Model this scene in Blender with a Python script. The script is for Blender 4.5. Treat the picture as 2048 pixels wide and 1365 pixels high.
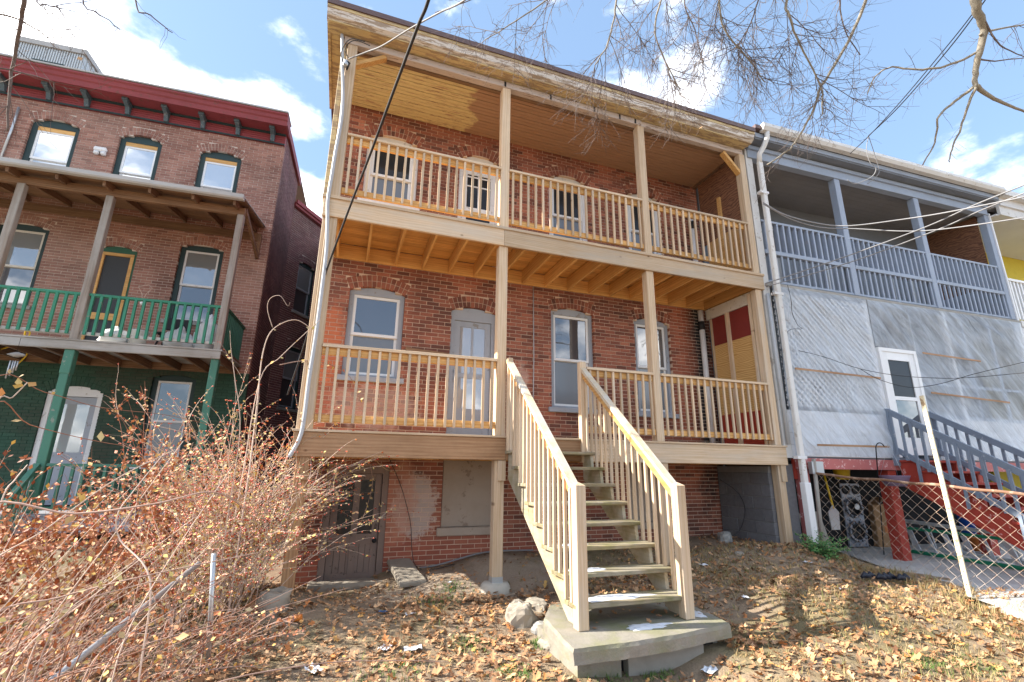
import bpy, math, random
import numpy as np
from mathutils import Vector, Matrix, noise as mnoise
random.seed(7)
R = math.radians
for o in list(bpy.data.objects): bpy.data.objects.remove(o)
SC = bpy.context.scene
COL = SC.collection

# ------------------------------------------------------------------ camera
CAM = np.array([0.5406, -6.2604, -0.4269]); FPX = 950.0
YAW, PITCH, ROLL = R(-19.268), R(14.992), R(0.701)
_f = np.array([-math.sin(YAW)*math.cos(PITCH), math.cos(YAW)*math.cos(PITCH), math.sin(PITCH)])
_r0 = np.array([math.cos(YAW), math.sin(YAW), 0.0]); _u0 = np.cross(_r0, _f)
_r = math.cos(ROLL)*_r0 + math.sin(ROLL)*_u0; _u = -math.sin(ROLL)*_r0 + math.cos(ROLL)*_u0
def ray(x, y): return _f + (x-1024)/FPX*_r - (y-682.5)/FPX*_u
def onY(x, y, Y=0.0): d = ray(x, y); return CAM + (Y-CAM[1])/d[1]*d
def onZ(x, y, Z=0.0): d = ray(x, y); return CAM + (Z-CAM[2])/d[2]*d
def onX(x, y, X=0.0): d = ray(x, y); return CAM + (X-CAM[0])/d[0]*d
def at(x, y, depth): return CAM + depth*ray(x, y)          # depth along the optical axis
cd = bpy.data.cameras.new('camera'); cam = bpy.data.objects.new('camera', cd); COL.objects.link(cam)
cd.sensor_width = 36; cd.lens = FPX/2048*36; cd.clip_start = 0.05; cd.clip_end = 2000
cam.matrix_world = Matrix(((_r[0], _u[0], -_f[0], CAM[0]), (_r[1], _u[1], -_f[1], CAM[1]), (_r[2], _u[2], -_f[2], CAM[2]), (0, 0, 0, 1)))
SC.camera = cam
SC.render.resolution_x = 1024; SC.render.resolution_y = 682

# ------------------------------------------------------------------ sky, sun, exposure
SUN_EL, SUN_AZ = R(33), R(168)          # azimuth of the sun measured from +X towards +Y
sund = Vector((math.cos(SUN_EL)*math.cos(SUN_AZ), math.cos(SUN_EL)*math.sin(SUN_AZ), math.sin(SUN_EL)))
W = bpy.data.worlds.new('World'); SC.world = W; W.use_nodes = True
nt = W.node_tree; nt.nodes.clear()
wo = nt.nodes.new('ShaderNodeOutputWorld'); bg = nt.nodes.new('ShaderNodeBackground')
sky = nt.nodes.new('ShaderNodeTexSky'); sky.sky_type = 'NISHITA'; sky.sun_disc = False
sky.sun_elevation = SUN_EL; sky.sun_rotation = math.pi/2 - SUN_AZ
sky.air_density = 1.0; sky.dust_density = 0.6; sky.ozone_density = 1.2; sky.altitude = 50
bg.inputs[1].default_value = 0.088
tc = nt.nodes.new('ShaderNodeTexCoord')
def wmath(op, a, b=None, c=None):
    n = nt.nodes.new('ShaderNodeMath'); n.operation = op
    for i, v in enumerate((a, b, c)):
        if v is None: continue
        if isinstance(v, (int, float)): n.inputs[i].default_value = v
        else: nt.links.new(v, n.inputs[i])
    return n.outputs[0]
sep = nt.nodes.new('ShaderNodeSeparateXYZ'); nt.links.new(tc.outputs['Generated'], sep.inputs[0])
zz = wmath('MAXIMUM', wmath('ADD', sep.outputs[2], 0.18), 0.05)
cmb = nt.nodes.new('ShaderNodeCombineXYZ')
nt.links.new(wmath('DIVIDE', sep.outputs[0], zz), cmb.inputs[0]); nt.links.new(wmath('DIVIDE', sep.outputs[1], zz), cmb.inputs[1])
nz = nt.nodes.new('ShaderNodeTexNoise'); nz.noise_dimensions = '3D'
mp = nt.nodes.new('ShaderNodeMapping'); mp.inputs['Location'].default_value = (3.3, 1.9, 0.0)
mp.inputs['Scale'].default_value = (1.0, 1.0, 1.9); nt.links.new(tc.outputs['Generated'], mp.inputs[0]); nt.links.new(mp.outputs[0], nz.inputs['Vector'])
nz.inputs['Scale'].default_value = 3.4; nz.inputs['Detail'].default_value = 9; nz.inputs['Roughness'].default_value = 0.56
# banks of cloud in the directions where the photograph has them
bias = None
for px, py, wd, am in ((240, 85, 5, .15), (400, 190, 4, .13), (620, 350, 5, .16), (300, 165, 3, .08), (520, 170, 3, .05), (1300, 70, 7, -.05), (1800, 300, 5, .09), (60, 40, 4, .05), (330, 60, 4, -.05), (1420, 40, 5, -.04), (520, 70, 9, -.12), (900, 30, 8, -.06), (1650, 180, 9, -.12), (1950, 330, 7, -.10), (1950, 80, 8, -.10), (1100, 40, 6, -.05), (30, 150, 5, -.05)):
    d = ray(px, py); d = d/np.linalg.norm(d)
    dp = nt.nodes.new('ShaderNodeVectorMath'); dp.operation = 'DOT_PRODUCT'; dp.inputs[1].default_value = tuple(d)
    nrm = nt.nodes.new('ShaderNodeVectorMath'); nrm.operation = 'NORMALIZE'
    nt.links.new(tc.outputs['Generated'], nrm.inputs[0]); nt.links.new(nrm.outputs[0], dp.inputs[0])
    ang = wmath('ARCCOSINE', wmath('MINIMUM', dp.outputs['Value'], 0.99999))
    g = wmath('MULTIPLY', wmath('EXPONENT', wmath('MULTIPLY', wmath('POWER', wmath('DIVIDE', ang, R(wd)), 2.0), -1.0)), am)
    bias = g if bias is None else wmath('ADD', bias, g)
dens = wmath('ADD', nz.outputs[0], bias)
cr = nt.nodes.new('ShaderNodeValToRGB'); cr.color_ramp.elements[0].position = 0.495; cr.color_ramp.elements[1].position = 0.75
cr.color_ramp.interpolation = 'EASE'
nt.links.new(dens, cr.inputs[0])
mixc = nt.nodes.new('ShaderNodeMix'); mixc.data_type = 'RGBA'
nt.links.new(cr.outputs[0], mixc.inputs[0])
# blends the sky towards one fixed blue
tint = nt.nodes.new('ShaderNodeMix'); tint.data_type = 'RGBA'; tint.inputs[0].default_value = 0.6
tint.inputs[7].default_value = (1.15, 1.75, 2.65, 1)
nt.links.new(sky.outputs[0], tint.inputs[6]); nt.links.new(tint.outputs[2], mixc.inputs[6])
mixc.inputs[7].default_value = (17.5, 16.6, 15.6, 1)
nt.links.new(mixc.outputs[2], bg.inputs[0]); nt.links.new(bg.outputs[0], wo.inputs[0])
sl = bpy.data.lights.new('sun', 'SUN'); sl.energy = 3.1; sl.angle = R(0.6); sl.color = (1.0, 0.93, 0.82)
so = bpy.data.objects.new('sun', sl); COL.objects.link(so)
so.rotation_euler = sund.to_track_quat('Z', 'Y').to_euler()
vs = SC.view_settings; vs.view_transform = 'Standard'; vs.look = 'None'; vs.gamma = 1; vs.exposure = 2.15; vs.use_curve_mapping = False

# ------------------------------------------------------------------ scene helpers
def tag(o, label=None, cat=None, group=None, kind=None):
    if label: o['label'] = label
    if cat: o['category'] = cat
    if group: o['group'] = group
    if kind: o['kind'] = kind
    return o
def thing(name, label, cat, loc=(0, 0, 0), rz=0.0, group=None):
    o = bpy.data.objects.new(name, None); o.empty_display_size = 0.2; COL.objects.link(o)
    o.location = loc; o.rotation_euler = (0, 0, rz)
    return tag(o, label, cat, group)
def link(name, me, parent=None, loc=None, rot=None):
    o = bpy.data.objects.new(name, me); COL.objects.link(o)
    if parent is not None: o.parent = parent
    if loc is not None: o.location = loc
    if rot is not None: o.rotation_euler = rot
    return o

class MB:
    def __init__(s): s.v = []; s.f = []; s.r = []; s.mi = []; s.sm = []
    def add(s, vs, fs, rnd=None, mi=0, smooth=False):
        b = len(s.v); s.v.extend([tuple(p) for p in vs])
        rnd = random.random() if rnd is None else rnd
        for f in fs: s.f.append(tuple(i+b for i in f)); s.r.append(rnd); s.mi.append(mi); s.sm.append(smooth)
        return s
    def box(s, x0, x1, y0, y1, z0, z1, rnd=None, back=True, mi=0):
        vs = [(x0,y0,z0),(x1,y0,z0),(x1,y1,z0),(x0,y1,z0),(x0,y0,z1),(x1,y0,z1),(x1,y1,z1),(x0,y1,z1)]
        fs = [(0,1,5,4),(1,2,6,5),(3,0,4,7),(4,5,6,7),(3,2,1,0)]
        if back: fs.append((2,3,7,6))
        return s.add(vs, fs, rnd, mi)
    def cbox(s, x0, x1, y0, y1, z0, z1, c=0.004, rnd=None, mi=0):
        c = min(c, abs(x1-x0)*.3, abs(y1-y0)*.3, abs(z1-z0)*.3)
        vs = []
        for sx in (0, 1):
            for sy in (0, 1):
                for sz in (0, 1):
                    X, Y, Z = (x0, x1)[sx], (y0, y1)[sy], (z0, z1)[sz]
                    dx, dy, dz = c*(1-2*sx), c*(1-2*sy), c*(1-2*sz)
                    vs += [(X, Y+dy, Z+dz), (X+dx, Y, Z+dz), (X+dx, Y+dy, Z)]
        def i(sx, sy, sz, k): return ((sx*2+sy)*2+sz)*3+k
        fs = []
        fs += [(i(0,0,0,0),i(0,0,1,0),i(0,1,1,0),i(0,1,0,0)), (i(1,0,0,0),i(1,1,0,0),i(1,1,1,0),i(1,0,1,0))]
        fs += [(i(0,0,0,1),i(1,0,0,1),i(1,0,1,1),i(0,0,1,1)), (i(0,1,0,1),i(0,1,1,1),i(1,1,1,1),i(1,1,0,1))]
        fs += [(i(0,0,0,2),i(0,1,0,2),i(1,1,0,2),i(1,0,0,2)), (i(0,0,1,2),i(1,0,1,2),i(1,1,1,2),i(0,1,1,2))]
        for a in (0, 1):
            for b in (0, 1):
                fs.append((i(a,b,0,0),i(a,b,0,1),i(a,b,1,1),i(a,b,1,0)))
                fs.append((i(a,0,b,0),i(a,0,b,2),i(a,1,b,2),i(a,1,b,0)))
                fs.append((i(0,a,b,1),i(0,a,b,2),i(1,a,b,2),i(1,a,b,1)))
        for sx in (0, 1):
            for sy in (0, 1):
                for sz in (0, 1): fs.append((i(sx,sy,sz,0),i(sx,sy,sz,1),i(sx,sy,sz,2)))
        return s.add(vs, fs, rnd, mi)
    def bar(s, p, q, w, h, up=(0, 0, 1), rnd=None, mi=0):
        p, q = Vector(p), Vector(q); d = (q-p).normalized(); up = Vector(up)
        sd = d.cross(up)
        if sd.length < 1e-4: sd = d.cross(Vector((0, 1, 0)))
        sd.normalize(); u2 = sd.cross(d).normalized()
        vs = []
        for e in (p, q):
            for a, b in ((-1,-1),(1,-1),(1,1),(-1,1)): vs.append(e + sd*(a*w/2) + u2*(b*h/2))
        return s.add(vs, [(0,1,2,3),(7,6,5,4),(0,4,5,1),(1,5,6,2),(2,6,7,3),(3,7,4,0)], rnd, mi)
    def tube(s, pts, r, n=6, rnd=None, mi=0, cap=True, smooth=True):
        pts = [Vector(p) for p in pts]; m = len(pts)
        rs = r if isinstance(r, (list, tuple)) else [r]*m
        vs = []; prev = None
        for k, p in enumerate(pts):
            d = (pts[min(k+1, m-1)] - pts[max(k-1, 0)])
            d = d.normalized() if d.length > 1e-9 else Vector((0, 0, 1))
            if prev is None:
                a = Vector((0, 0, 1)) if abs(d.z) < .9 else Vector((1, 0, 0)); sd = d.cross(a).normalized()
            else:
                sd = prev - d*prev.dot(d); sd = sd.normalized() if sd.length > 1e-6 else d.orthogonal().normalized()
            prev = sd; u2 = d.cross(sd)
            for j in range(n):
                t = 2*math.pi*j/n; vs.append(p + (sd*math.cos(t) + u2*math.sin(t))*rs[k])
        fs = []
        for k in range(m-1):
            for j in range(n): fs.append((k*n+j, k*n+(j+1) % n, (k+1)*n+(j+1) % n, (k+1)*n+j))
        if cap and n > 2: fs += [tuple(range(n-1, -1, -1)), tuple(range((m-1)*n, m*n))]
        return s.add(vs, fs, rnd, mi, smooth)
    def prism(s, poly, a, b, axis='y', rnd=None, mi=0):
        n = len(poly); vs = []
        for t in (a, b):
            for (u, w) in poly: vs.append({'y': (u, t, w), 'x': (t, u, w), 'z': (u, w, t)}[axis])
        fs = [tuple(range(n)), tuple(range(2*n-1, n-1, -1))] + [(k, k+n, (k+1) % n+n, (k+1) % n) for k in range(n)]
        return s.add(vs, fs, rnd, mi)
    def lathe(s, prof, n=20, c=(0, 0, 0), axis='z', rnd=None, mi=0):
        vs = []; m = len(prof)
        for (r, z) in prof:
            for j in range(n):
                t = 2*math.pi*j/n; a, b = r*math.cos(t), r*math.sin(t)
                vs.append({'z': (c[0]+a, c[1]+b, c[2]+z), 'y': (c[0]+a, c[1]+z, c[2]+b), 'x': (c[0]+z, c[1]+a, c[2]+b)}[axis])
        fs = [(k*n+j, k*n+(j+1) % n, (k+1)*n+(j+1) % n, (k+1)*n+j) for k in range(m-1) for j in range(n)]
        fs += [tuple(range(n-1, -1, -1)), tuple(range((m-1)*n, m*n))]
        return s.add(vs, fs, rnd, mi, True)
    def mesh(s, name, mats):
        me = bpy.data.meshes.new(name); me.from_pydata(s.v, [], s.f)
        for m in (mats if isinstance(mats, (list, tuple)) else [mats]): me.materials.append(m)
        at_ = me.attributes.new('rnd', 'FLOAT', 'FACE'); at_.data.foreach_set('value', np.array(s.r, dtype=np.float32))
        me.polygons.foreach_set('material_index', np.array(s.mi, dtype=np.int32))
        me.polygons.foreach_set('use_smooth', np.array(s.sm, dtype=bool))
        me.validate(); me.update()
        import bmesh
        bm = bmesh.new(); bm.from_mesh(me); bmesh.ops.recalc_face_normals(bm, faces=bm.faces); bm.to_mesh(me); bm.free()
        return me
    def build(s, name, mats, parent=None, loc=None, rot=None):
        return link(name, s.mesh(name, mats), parent, loc, rot)
def part(parent, name, m, *a, **k): return MB().box(*a, **k).build(name, m, parent)
def cpart(parent, name, m, *a, **k): return MB().cbox(*a, **k).build(name, m, parent)

# ------------------------------------------------------------------ materials
MATS = {}
class NB:
    def __init__(s, name):
        s.m = bpy.data.materials.new(name); s.m.use_nodes = True; s.t = s.m.node_tree; s.t.nodes.clear()
        s.out = s.n('ShaderNodeOutputMaterial'); s.p = s.n('ShaderNodeBsdfPrincipled'); s.l(s.p.outputs[0], s.out.inputs[0]); MATS[name] = s.m
        s.p.inputs['Specular IOR Level'].default_value = 0.3
    def n(s, ty, **k):
        x = s.t.nodes.new(ty)
        for a, b in k.items(): setattr(x, a, b)
        return x
    def l(s, a, b): s.t.links.new(a, b)
    def setv(s, sock, v):
        if hasattr(v, 'node'): s.l(v, sock)
        elif v is not None: sock.default_value = v
    def math(s, op, a, b=None, c=None):
        x = s.n('ShaderNodeMath', operation=op)
        for i, v in enumerate((a, b, c)): s.setv(x.inputs[i], v)
        return x.outputs[0]
    def vec(s, op, a, b=None):
        x = s.n('ShaderNodeVectorMath', operation=op); s.setv(x.inputs[0], a); s.setv(x.inputs[1], b); return x.outputs[0]
    def obj(s, jitter=True):
        c = s.n('ShaderNodeTexCoord').outputs['Object']
        if jitter:
            r = s.math('MULTIPLY', s.rnd(), 23.0); cb = s.n('ShaderNodeCombineXYZ')
            for i in range(3): s.l(r, cb.inputs[i])
            c = s.vec('ADD', c, cb.outputs[0])
        return c
    def pos(s): return s.n('ShaderNodeNewGeometry').outputs['Position']
    def rnd(s):
        a = s.n('ShaderNodeAttribute', attribute_name='rnd').outputs['Fac']; o = s.n('ShaderNodeObjectInfo').outputs['Random']
        return s.math('FRACT', s.math('ADD', a, o))
    def map(s, v, sc=(1, 1, 1), loc=(0, 0, 0), rot=(0, 0, 0)):
        x = s.n('ShaderNodeMapping'); s.l(v, x.inputs[0]); x.inputs['Scale'].default_value = sc; x.inputs['Location'].default_value = loc; x.inputs['Rotation'].default_value = rot
        return x.outputs[0]
    def noise(s, v, sc, det=4, ro=.55, dist=0.0):
        x = s.n('ShaderNodeTexNoise'); s.l(v, x.inputs['Vector']); x.inputs['Scale'].default_value = sc; x.inputs['Detail'].default_value = det
        x.inputs['Roughness'].default_value = ro; x.inputs['Distortion'].default_value = dist; return x.outputs[0]
    def ramp(s, v, *st, interp='LINEAR'):
        x = s.n('ShaderNodeValToRGB'); s.l(v, x.inputs[0]); e = x.color_ramp.elements; x.color_ramp.interpolation = interp
        while len(e) < len(st): e.new(0.5)
        for k, (p, c) in enumerate(st):
            e[k].position = p; e[k].color = (c, c, c, 1) if isinstance(c, (int, float)) else tuple(c)+(1,)
        return x.outputs[0]
    def mix(s, f, a, b, mode='MIX'):
        x = s.n('ShaderNodeMix', data_type='RGBA', blend_type=mode)
        s.setv(x.inputs[0], f)
        for i, v in ((6, a), (7, b)): s.setv(x.inputs[i], v if hasattr(v, 'node') else tuple(v)+(1,))
        return x.outputs[2]
    def bump(s, h, st=.3, d=.01):
        x = s.n('ShaderNodeBump'); x.inputs['Strength'].default_value = st; x.inputs['Distance'].default_value = d; s.l(h, x.inputs['Height']); s.l(x.outputs[0], s.p.inputs['Normal'])
    def fin(s, col, rough=.7, metal=0.0, **k):
        s.setv(s.p.inputs['Base Color'], col if hasattr(col, 'node') else tuple(col)+(1,)); s.setv(s.p.inputs['Roughness'], rough); s.setv(s.p.inputs['Metallic'], metal)
        for a, b in k.items(): s.setv(s.p.inputs[a.replace('_', ' ')], b)
        return s.m
def hsv_jit(b, col, amt=.16):
    h = b.n('ShaderNodeHueSaturation'); b.l(col, h.inputs['Color'])
    b.l(b.math('ADD', b.math('MULTIPLY', b.rnd(), amt*2), 1-amt), h.inputs['Value']); return h.outputs[0]
def wood(name, c1, c2, ax='z', rough=.65, grey=None, greyamt=.5, knots=True, green=None, dirt=.25, jit=.18):
    b = NB(name); o = b.obj(); sc = {'x': (1.2, 26, 26), 'y': (26, 1.2, 26), 'z': (26, 26, 1.2)}[ax]
    g = b.noise(b.map(o, sc), 1.0, 5, .62, .6)
    rg = b.n('ShaderNodeTexWave', wave_type='RINGS', rings_direction=ax.upper()); b.l(b.map(o, {'x': (.35, 5, 5), 'y': (5, .35, 5), 'z': (5, 5, .35)}[ax]), rg.inputs[0])
    rg.inputs['Scale'].default_value = 2.2; rg.inputs['Distortion'].default_value = 5; rg.inputs['Detail'].default_value = 2
    f = b.math('ADD', b.math("MULTIPLY", g, .85), b.math("MULTIPLY", rg.outputs[1], .15))
    col = b.mix(b.ramp(f, (.34, 0), (.66, 1)), c1, c2)
    if knots:
        vo = b.n('ShaderNodeTexVoronoi'); b.l(b.map(o, {'x': (2.4, 0, 3.6), 'y': (0, 2.4, 3.6), 'z': (3.6, 0, 2.4)}[ax]), vo.inputs['Vector']); vo.inputs['Scale'].default_value = 1.0
        col = b.mix(b.ramp(vo.outputs[0], (.025, .8), (.075, 0)), col, (c2[0]*.28, c2[1]*.2, c2[2]*.15))
    if grey is not None:
        ga = b.noise(b.map(o, {'x': (.6, 5, 5), 'y': (5, .6, 5), 'z': (5, 5, .6)}[ax]), 1.3, 5, .6)
        col = b.mix(b.ramp(ga, (.62-greyamt*.5, 0), (.78-greyamt*.3, .9)), col, grey)
    if green is not None:
        gg = b.noise(o, 4.0, 5, .65); col = b.mix(b.ramp(gg, (.45, 0), (.7, .75)), col, green)
    dn = b.noise(b.pos(), 1.7, 6, .7); col = b.mix(b.ramp(dn, (.3, dirt), (.55, 0)), col, (c2[0]*.4, c2[1]*.36, c2[2]*.3))
    col = hsv_jit(b, col, jit); b.bump(f, .35, .004); return b.fin(col, rough)
def paint(name, c, rough=.5, wear=None, amt=.12, dirt=.3, sc=9, jit=.04, metal=0.0, stretch=(1, 1, 1)):
    b = NB(name); o = b.map(b.obj(), stretch); n = b.noise(o, sc, 7, .68); n2 = b.noise(b.pos(), 1.3, 6, .65)
    col = b.mix(b.ramp(n2, (.3, dirt), (.62, 0)), c, (c[0]*.5, c[1]*.48, c[2]*.44))
    if wear is not None: col = b.mix(b.ramp(n, (.64-amt*.6, 0), (.67-amt*.6, 1)), col, wear)
    col = hsv_jit(b, col, jit); b.bump(n, .25, .003); return b.fin(col, b.math('ADD', b.math('MULTIPLY', n, .25), rough-.1), metal)
def plain(name, c, rough=.6, var=.25, sc=6, metal=0.0, jit=.1, bump=.2, **k):
    b = NB(name); n = b.noise(b.obj(), sc, 6, .62); col = b.mix(n, tuple(x*(1-var) for x in c), tuple(min(1, x*(1+var)) for x in c)); col = hsv_jit(b, col, jit)
    b.bump(n, bump, .004); return b.fin(col, rough, metal, **k)
def brickmat(name, stops, patch=None, soot=None, over=None, tintcol=None):
    """per-brick colour from the face/object random, blotches, plus stains given as world-space blobs"""
    b = NB(name); r = b.rnd(); n = b.noise(b.pos(), 34, 5, .65); n2 = b.noise(b.pos(), .9, 5, .6)
    col = b.ramp(r, *stops); col = b.mix(b.math('MULTIPLY', n, .45), col, b.mix(.5, col, (.05, .03, .025)))
    col = b.mix(b.ramp(n2, (.36, .45), (.6, 0)), col, (.075, .036, .028))
    if over is not None: col = over(b, col)
    b.bump(n, .5, .006); return b.fin(col, .85)
def blob(b, c, rad, edge=.35, sc=3.0):
    d = b.n('ShaderNodeVectorMath', operation='LENGTH'); b.l(b.vec('DIVIDE', b.vec('SUBTRACT', b.pos(), tuple(c)), tuple(rad)), d.inputs[0])
    x = b.math('ADD', d.outputs['Value'], b.math('MULTIPLY', b.math('SUBTRACT', b.noise(b.pos(), sc, 6, .7), .5), 1.6))
    return b.ramp(x, (1-edge, 1), (1, 0))

PINE1, PINE2 = (.63, .49, .345), (.50, .355, .22)
for ax in 'xyz': wood('pine_'+ax, PINE1, PINE2, ax, grey=(.52, .44, .35), greyamt=.25, dirt=.12)
for ax in 'xy': wood('pine_warm_'+ax, (.72, .44, .17), (.52, .27, .085), ax, dirt=.15)
wood('pine_old_x', (.44, .27, .15), (.30, .165, .085), 'x', dirt=.3)
wood('pine_old_z', (.45, .28, .15), (.31, .17, .085), 'z', dirt=.3)
wood('tread_x', (.34, .28, .17), (.22, .17, .095), 'x', grey=(.36, .33, .27), greyamt=.45, green=(.17, .17, .055), dirt=.35)
wood('stringer_y', (.50, .40, .26), (.36, .27, .15), 'y', grey=(.46, .42, .34), greyamt=.5, green=(.24, .22, .10), dirt=.25)
wood('rail_worn_y', (.60, .47, .30), (.45, .33, .19), 'y', grey=(.50, .47, .42), greyamt=.6, dirt=.2)
wood('grey_wood_z', (.30, .25, .20), (.17, .13, .10), 'z', grey=(.36, .34, .31), greyamt=.6)
wood('brown_wood_x', (.27, .165, .095), (.15, .082, .045), 'x')
wood('brown_wood_y', (.24, .145, .085), (.13, .07, .04), 'y')
wood('grey_wood_x', (.40, .37, .32), (.25, .22, .18), 'x', grey=(.45, .45, .43), greyamt=.6)
# more materials
def main_over(b, c):
    c = b.mix(blob(b, (7.25, 1.4, 1.6), (.42, 1, 3.2), .5, 5), c, (.025, .022, .022))                 # soot by the pipe
    c = b.mix(b.math('MULTIPLY', blob(b, (6.95, 1.4, 1.5), (.35, 1, 2.6), .6), .5), c, (.42, .12, .06))   # redder repaired strip
    c = b.mix(b.math('MULTIPLY', blob(b, (1.7, 1.4, -1.0), (.34, 1, .5), .12, 12), .55), c, (.62, .55, .50))   # flaking whitewash
    c = b.mix(b.math('MULTIPLY', blob(b, (1.45, 1.4, -.9), (.3, 1, .7), .3, 5), .6), c, (.50, .22, .14))
    c = b.mix(b.math('MULTIPLY', blob(b, (3.4, 1.4, .9), (.16, 1, .55), .3, 7), .45), c, (.55, .42, .36))
    c = b.mix(b.math('MULTIPLY', blob(b, (.24, 1.4, 1.4), (.2, 1, .75), .3, 5), .8), c, (.55, .16, .07))  # orange relaid bricks by the window
    c = b.mix(b.math('MULTIPLY', blob(b, (1.0, 1.4, .45), (.75, 1, .38), .3, 6), .35), c, (.55, .45, .40))
    return b.mix(b.math('MULTIPLY', blob(b, (2, 1.4, -1.75), (5, 1, .35), .5, 4), .55), c, (.36, .10, .06))
brickmat('brick', ((0, (.15, .062, .045)), (.22, (.27, .095, .062)), (.5, (.40, .138, .085)), (.72, (.46, .17, .105)), (.86, (.25, .082, .055)), (1, (.52, .20, .12))), over=main_over)
brickmat('brick_left', ((0, (.27, .135, .105)), (.35, (.38, .195, .15)), (.7, (.45, .24, .185)), (1, (.32, .15, .115))),
         over=lambda b, c: b.mix(b.ramp(b.noise(b.pos(), .55, 4), (.5, 0), (.7, .35)), c, (.42, .30, .25)))
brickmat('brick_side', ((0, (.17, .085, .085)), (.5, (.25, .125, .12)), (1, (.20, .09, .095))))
brickmat('brick_green', ((0, (.030, .085, .060)), (.5, (.038, .105, .073)), (1, (.028, .075, .055))))
plain('mortar', (.62, .47, .36), .9, .25, 14); plain('mortar_left', (.58, .50, .44), .9, .2, 14); plain('mortar_green', (.022, .065, .045), .9, .2)
plain('cmu', (.155, .155, .165), .92, .3, 16, bump=.6); plain('cmu_mortar', (.24, .235, .23), .95)
paint('grey_trim', (.34, .37, .42), .55, (.25, .24, .23), .06, .3); paint('white_trim', (.74, .75, .76), .5, (.5, .48, .45), .05, .2)
paint('cream_trim', (.66, .62, .55), .6, (.45, .40, .33), .08, .3); paint('vinyl_white', (.78, .79, .80), .35, None, dirt=.12)
paint('yellow_paint', (.60, .47, .25), .6, (.36, .26, .16), .25, .35, sc=6, stretch=(.5, 3, 3)); paint('white_peel', (.66, .62, .58), .6, (.34, .27, .21), .25, .3, stretch=(.4, 3, 3))
paint('pink_header', (.56, .48, .44), .65, (.27, .19, .15), .10, .35, stretch=(.4, 3, 3)); paint('roof_metal', (.13, .085, .085), .45, None, dirt=.3)
paint('stucco_board', (.40, .33, .27), .9, (.27, .21, .17), .08, .4, sc=5); paint('taupe_door', (.24, .175, .145), .6, (.10, .075, .06), .05, .4, sc=13)
paint('red_board', (.36, .045, .025), .6, (.24, .05, .035), .1, .3); paint('red_dark', (.23, .035, .028), .65, None, dirt=.4)
paint('pvc_white', (.70, .70, .71), .4, (.5, .48, .44), .04, .3); plain('black_rubber', (.018, .018, .02), .6)
paint('galv', (.50, .52, .54), .38, None, dirt=.25, metal=.7); paint('conduit_grey', (.44, .46, .49), .4, None, dirt=.2)
plain('concrete', (.27, .25, .215), .9, .3, 7, bump=.5); plain('stone', (.31, .275, .225), .92, .35, 5, bump=.8); plain('stone_grey', (.30, .29, .27), .92, .35, 6, bump=.8)
plain('concrete_pad', (.50, .46, .39), .92, .25, 8, bump=.6); plain('unlit_black', (.012, .012, .014), .9)  # the last one is near-black, standing in for shade in unlit depths
plain('curtain', (.50, .50, .50), .9, .15, 20); plain('blind', (.36, .38, .38), .8, .1, 20); plain('screen', (.055, .06, .068), .7, .2, 40)
b = NB('slab_mossy'); n = b.noise(b.pos(), 5, 7, .65); n2 = b.noise(b.pos(), 2.2, 5, .6); n3 = b.noise(b.pos(), 40, 4, .6)
b.bump(b.math('ADD', n, b.math('MULTIPLY', n3, .4)), .6, .012); b.fin(b.mix(b.ramp(n2, (.45, 0), (.68, .8)), b.mix(n, (.16, .145, .12), (.33, .305, .255)), (.185, .19, .075)), .93)
b = NB('ceiling_paint')      # yellow paint flaking off; bare towards the far end
o = b.pos(); sx = b.n('ShaderNodeSeparateXYZ'); b.l(o, sx.inputs[0])
e = b.math('ADD', b.math('SUBTRACT', sx.outputs[0], 2.05), b.math('MULTIPLY', b.math('SUBTRACT', b.noise(o, 1.6, 5, .6), .5), 2.4))
fl = b.noise(b.map(o, (2.2, 30, 1)), 1.6, 6, .7)
bare = b.mix(b.noise(b.map(o, (1.5, 22, 1)), 1.2, 5), (.30, .175, .11), (.48, .30, .19))
f = b.math('MAXIMUM', b.ramp(e, (.0, 0), (.16, 1)), b.ramp(fl, (.53, 0), (.60, 1)))
b.bump(fl, .4, .004); b.fin(b.mix(f, b.mix(fl, (.60, .47, .22), (.72, .60, .33)), bare), .75)
b = NB('plywood'); o = b.obj()
wv = b.n('ShaderNodeTexWave', wave_type='BANDS', bands_direction='Z'); b.l(b.map(o, (1, .55, 1.9)), wv.inputs[0]); wv.inputs['Scale'].default_value = 5.0; wv.inputs['Distortion'].default_value = 16; wv.inputs['Detail'].default_value = 2.5; wv.inputs['Detail Scale'].default_value = .55
b.fin(hsv_jit(b, b.mix(b.ramp(wv.outputs[1], (.25, 0), (.85, 1)), (.60, .38, .15), (.46, .255, .085)), .06), .65)
b = NB('plywood_red'); o = b.obj()
wv = b.n('ShaderNodeTexWave', wave_type='BANDS', bands_direction='Z'); b.l(b.map(o, (1, .7, 1.6)), wv.inputs[0]); wv.inputs['Scale'].default_value = 3.5; wv.inputs['Distortion'].default_value = 18; wv.inputs['Detail'].default_value = 3
b.fin(hsv_jit(b, b.mix(wv.outputs[1], (.25, .12, .065), (.12, .055, .035)), .06), .7)
plain('osb', (.50, .30, .12), .75, .4, 22)
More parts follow.
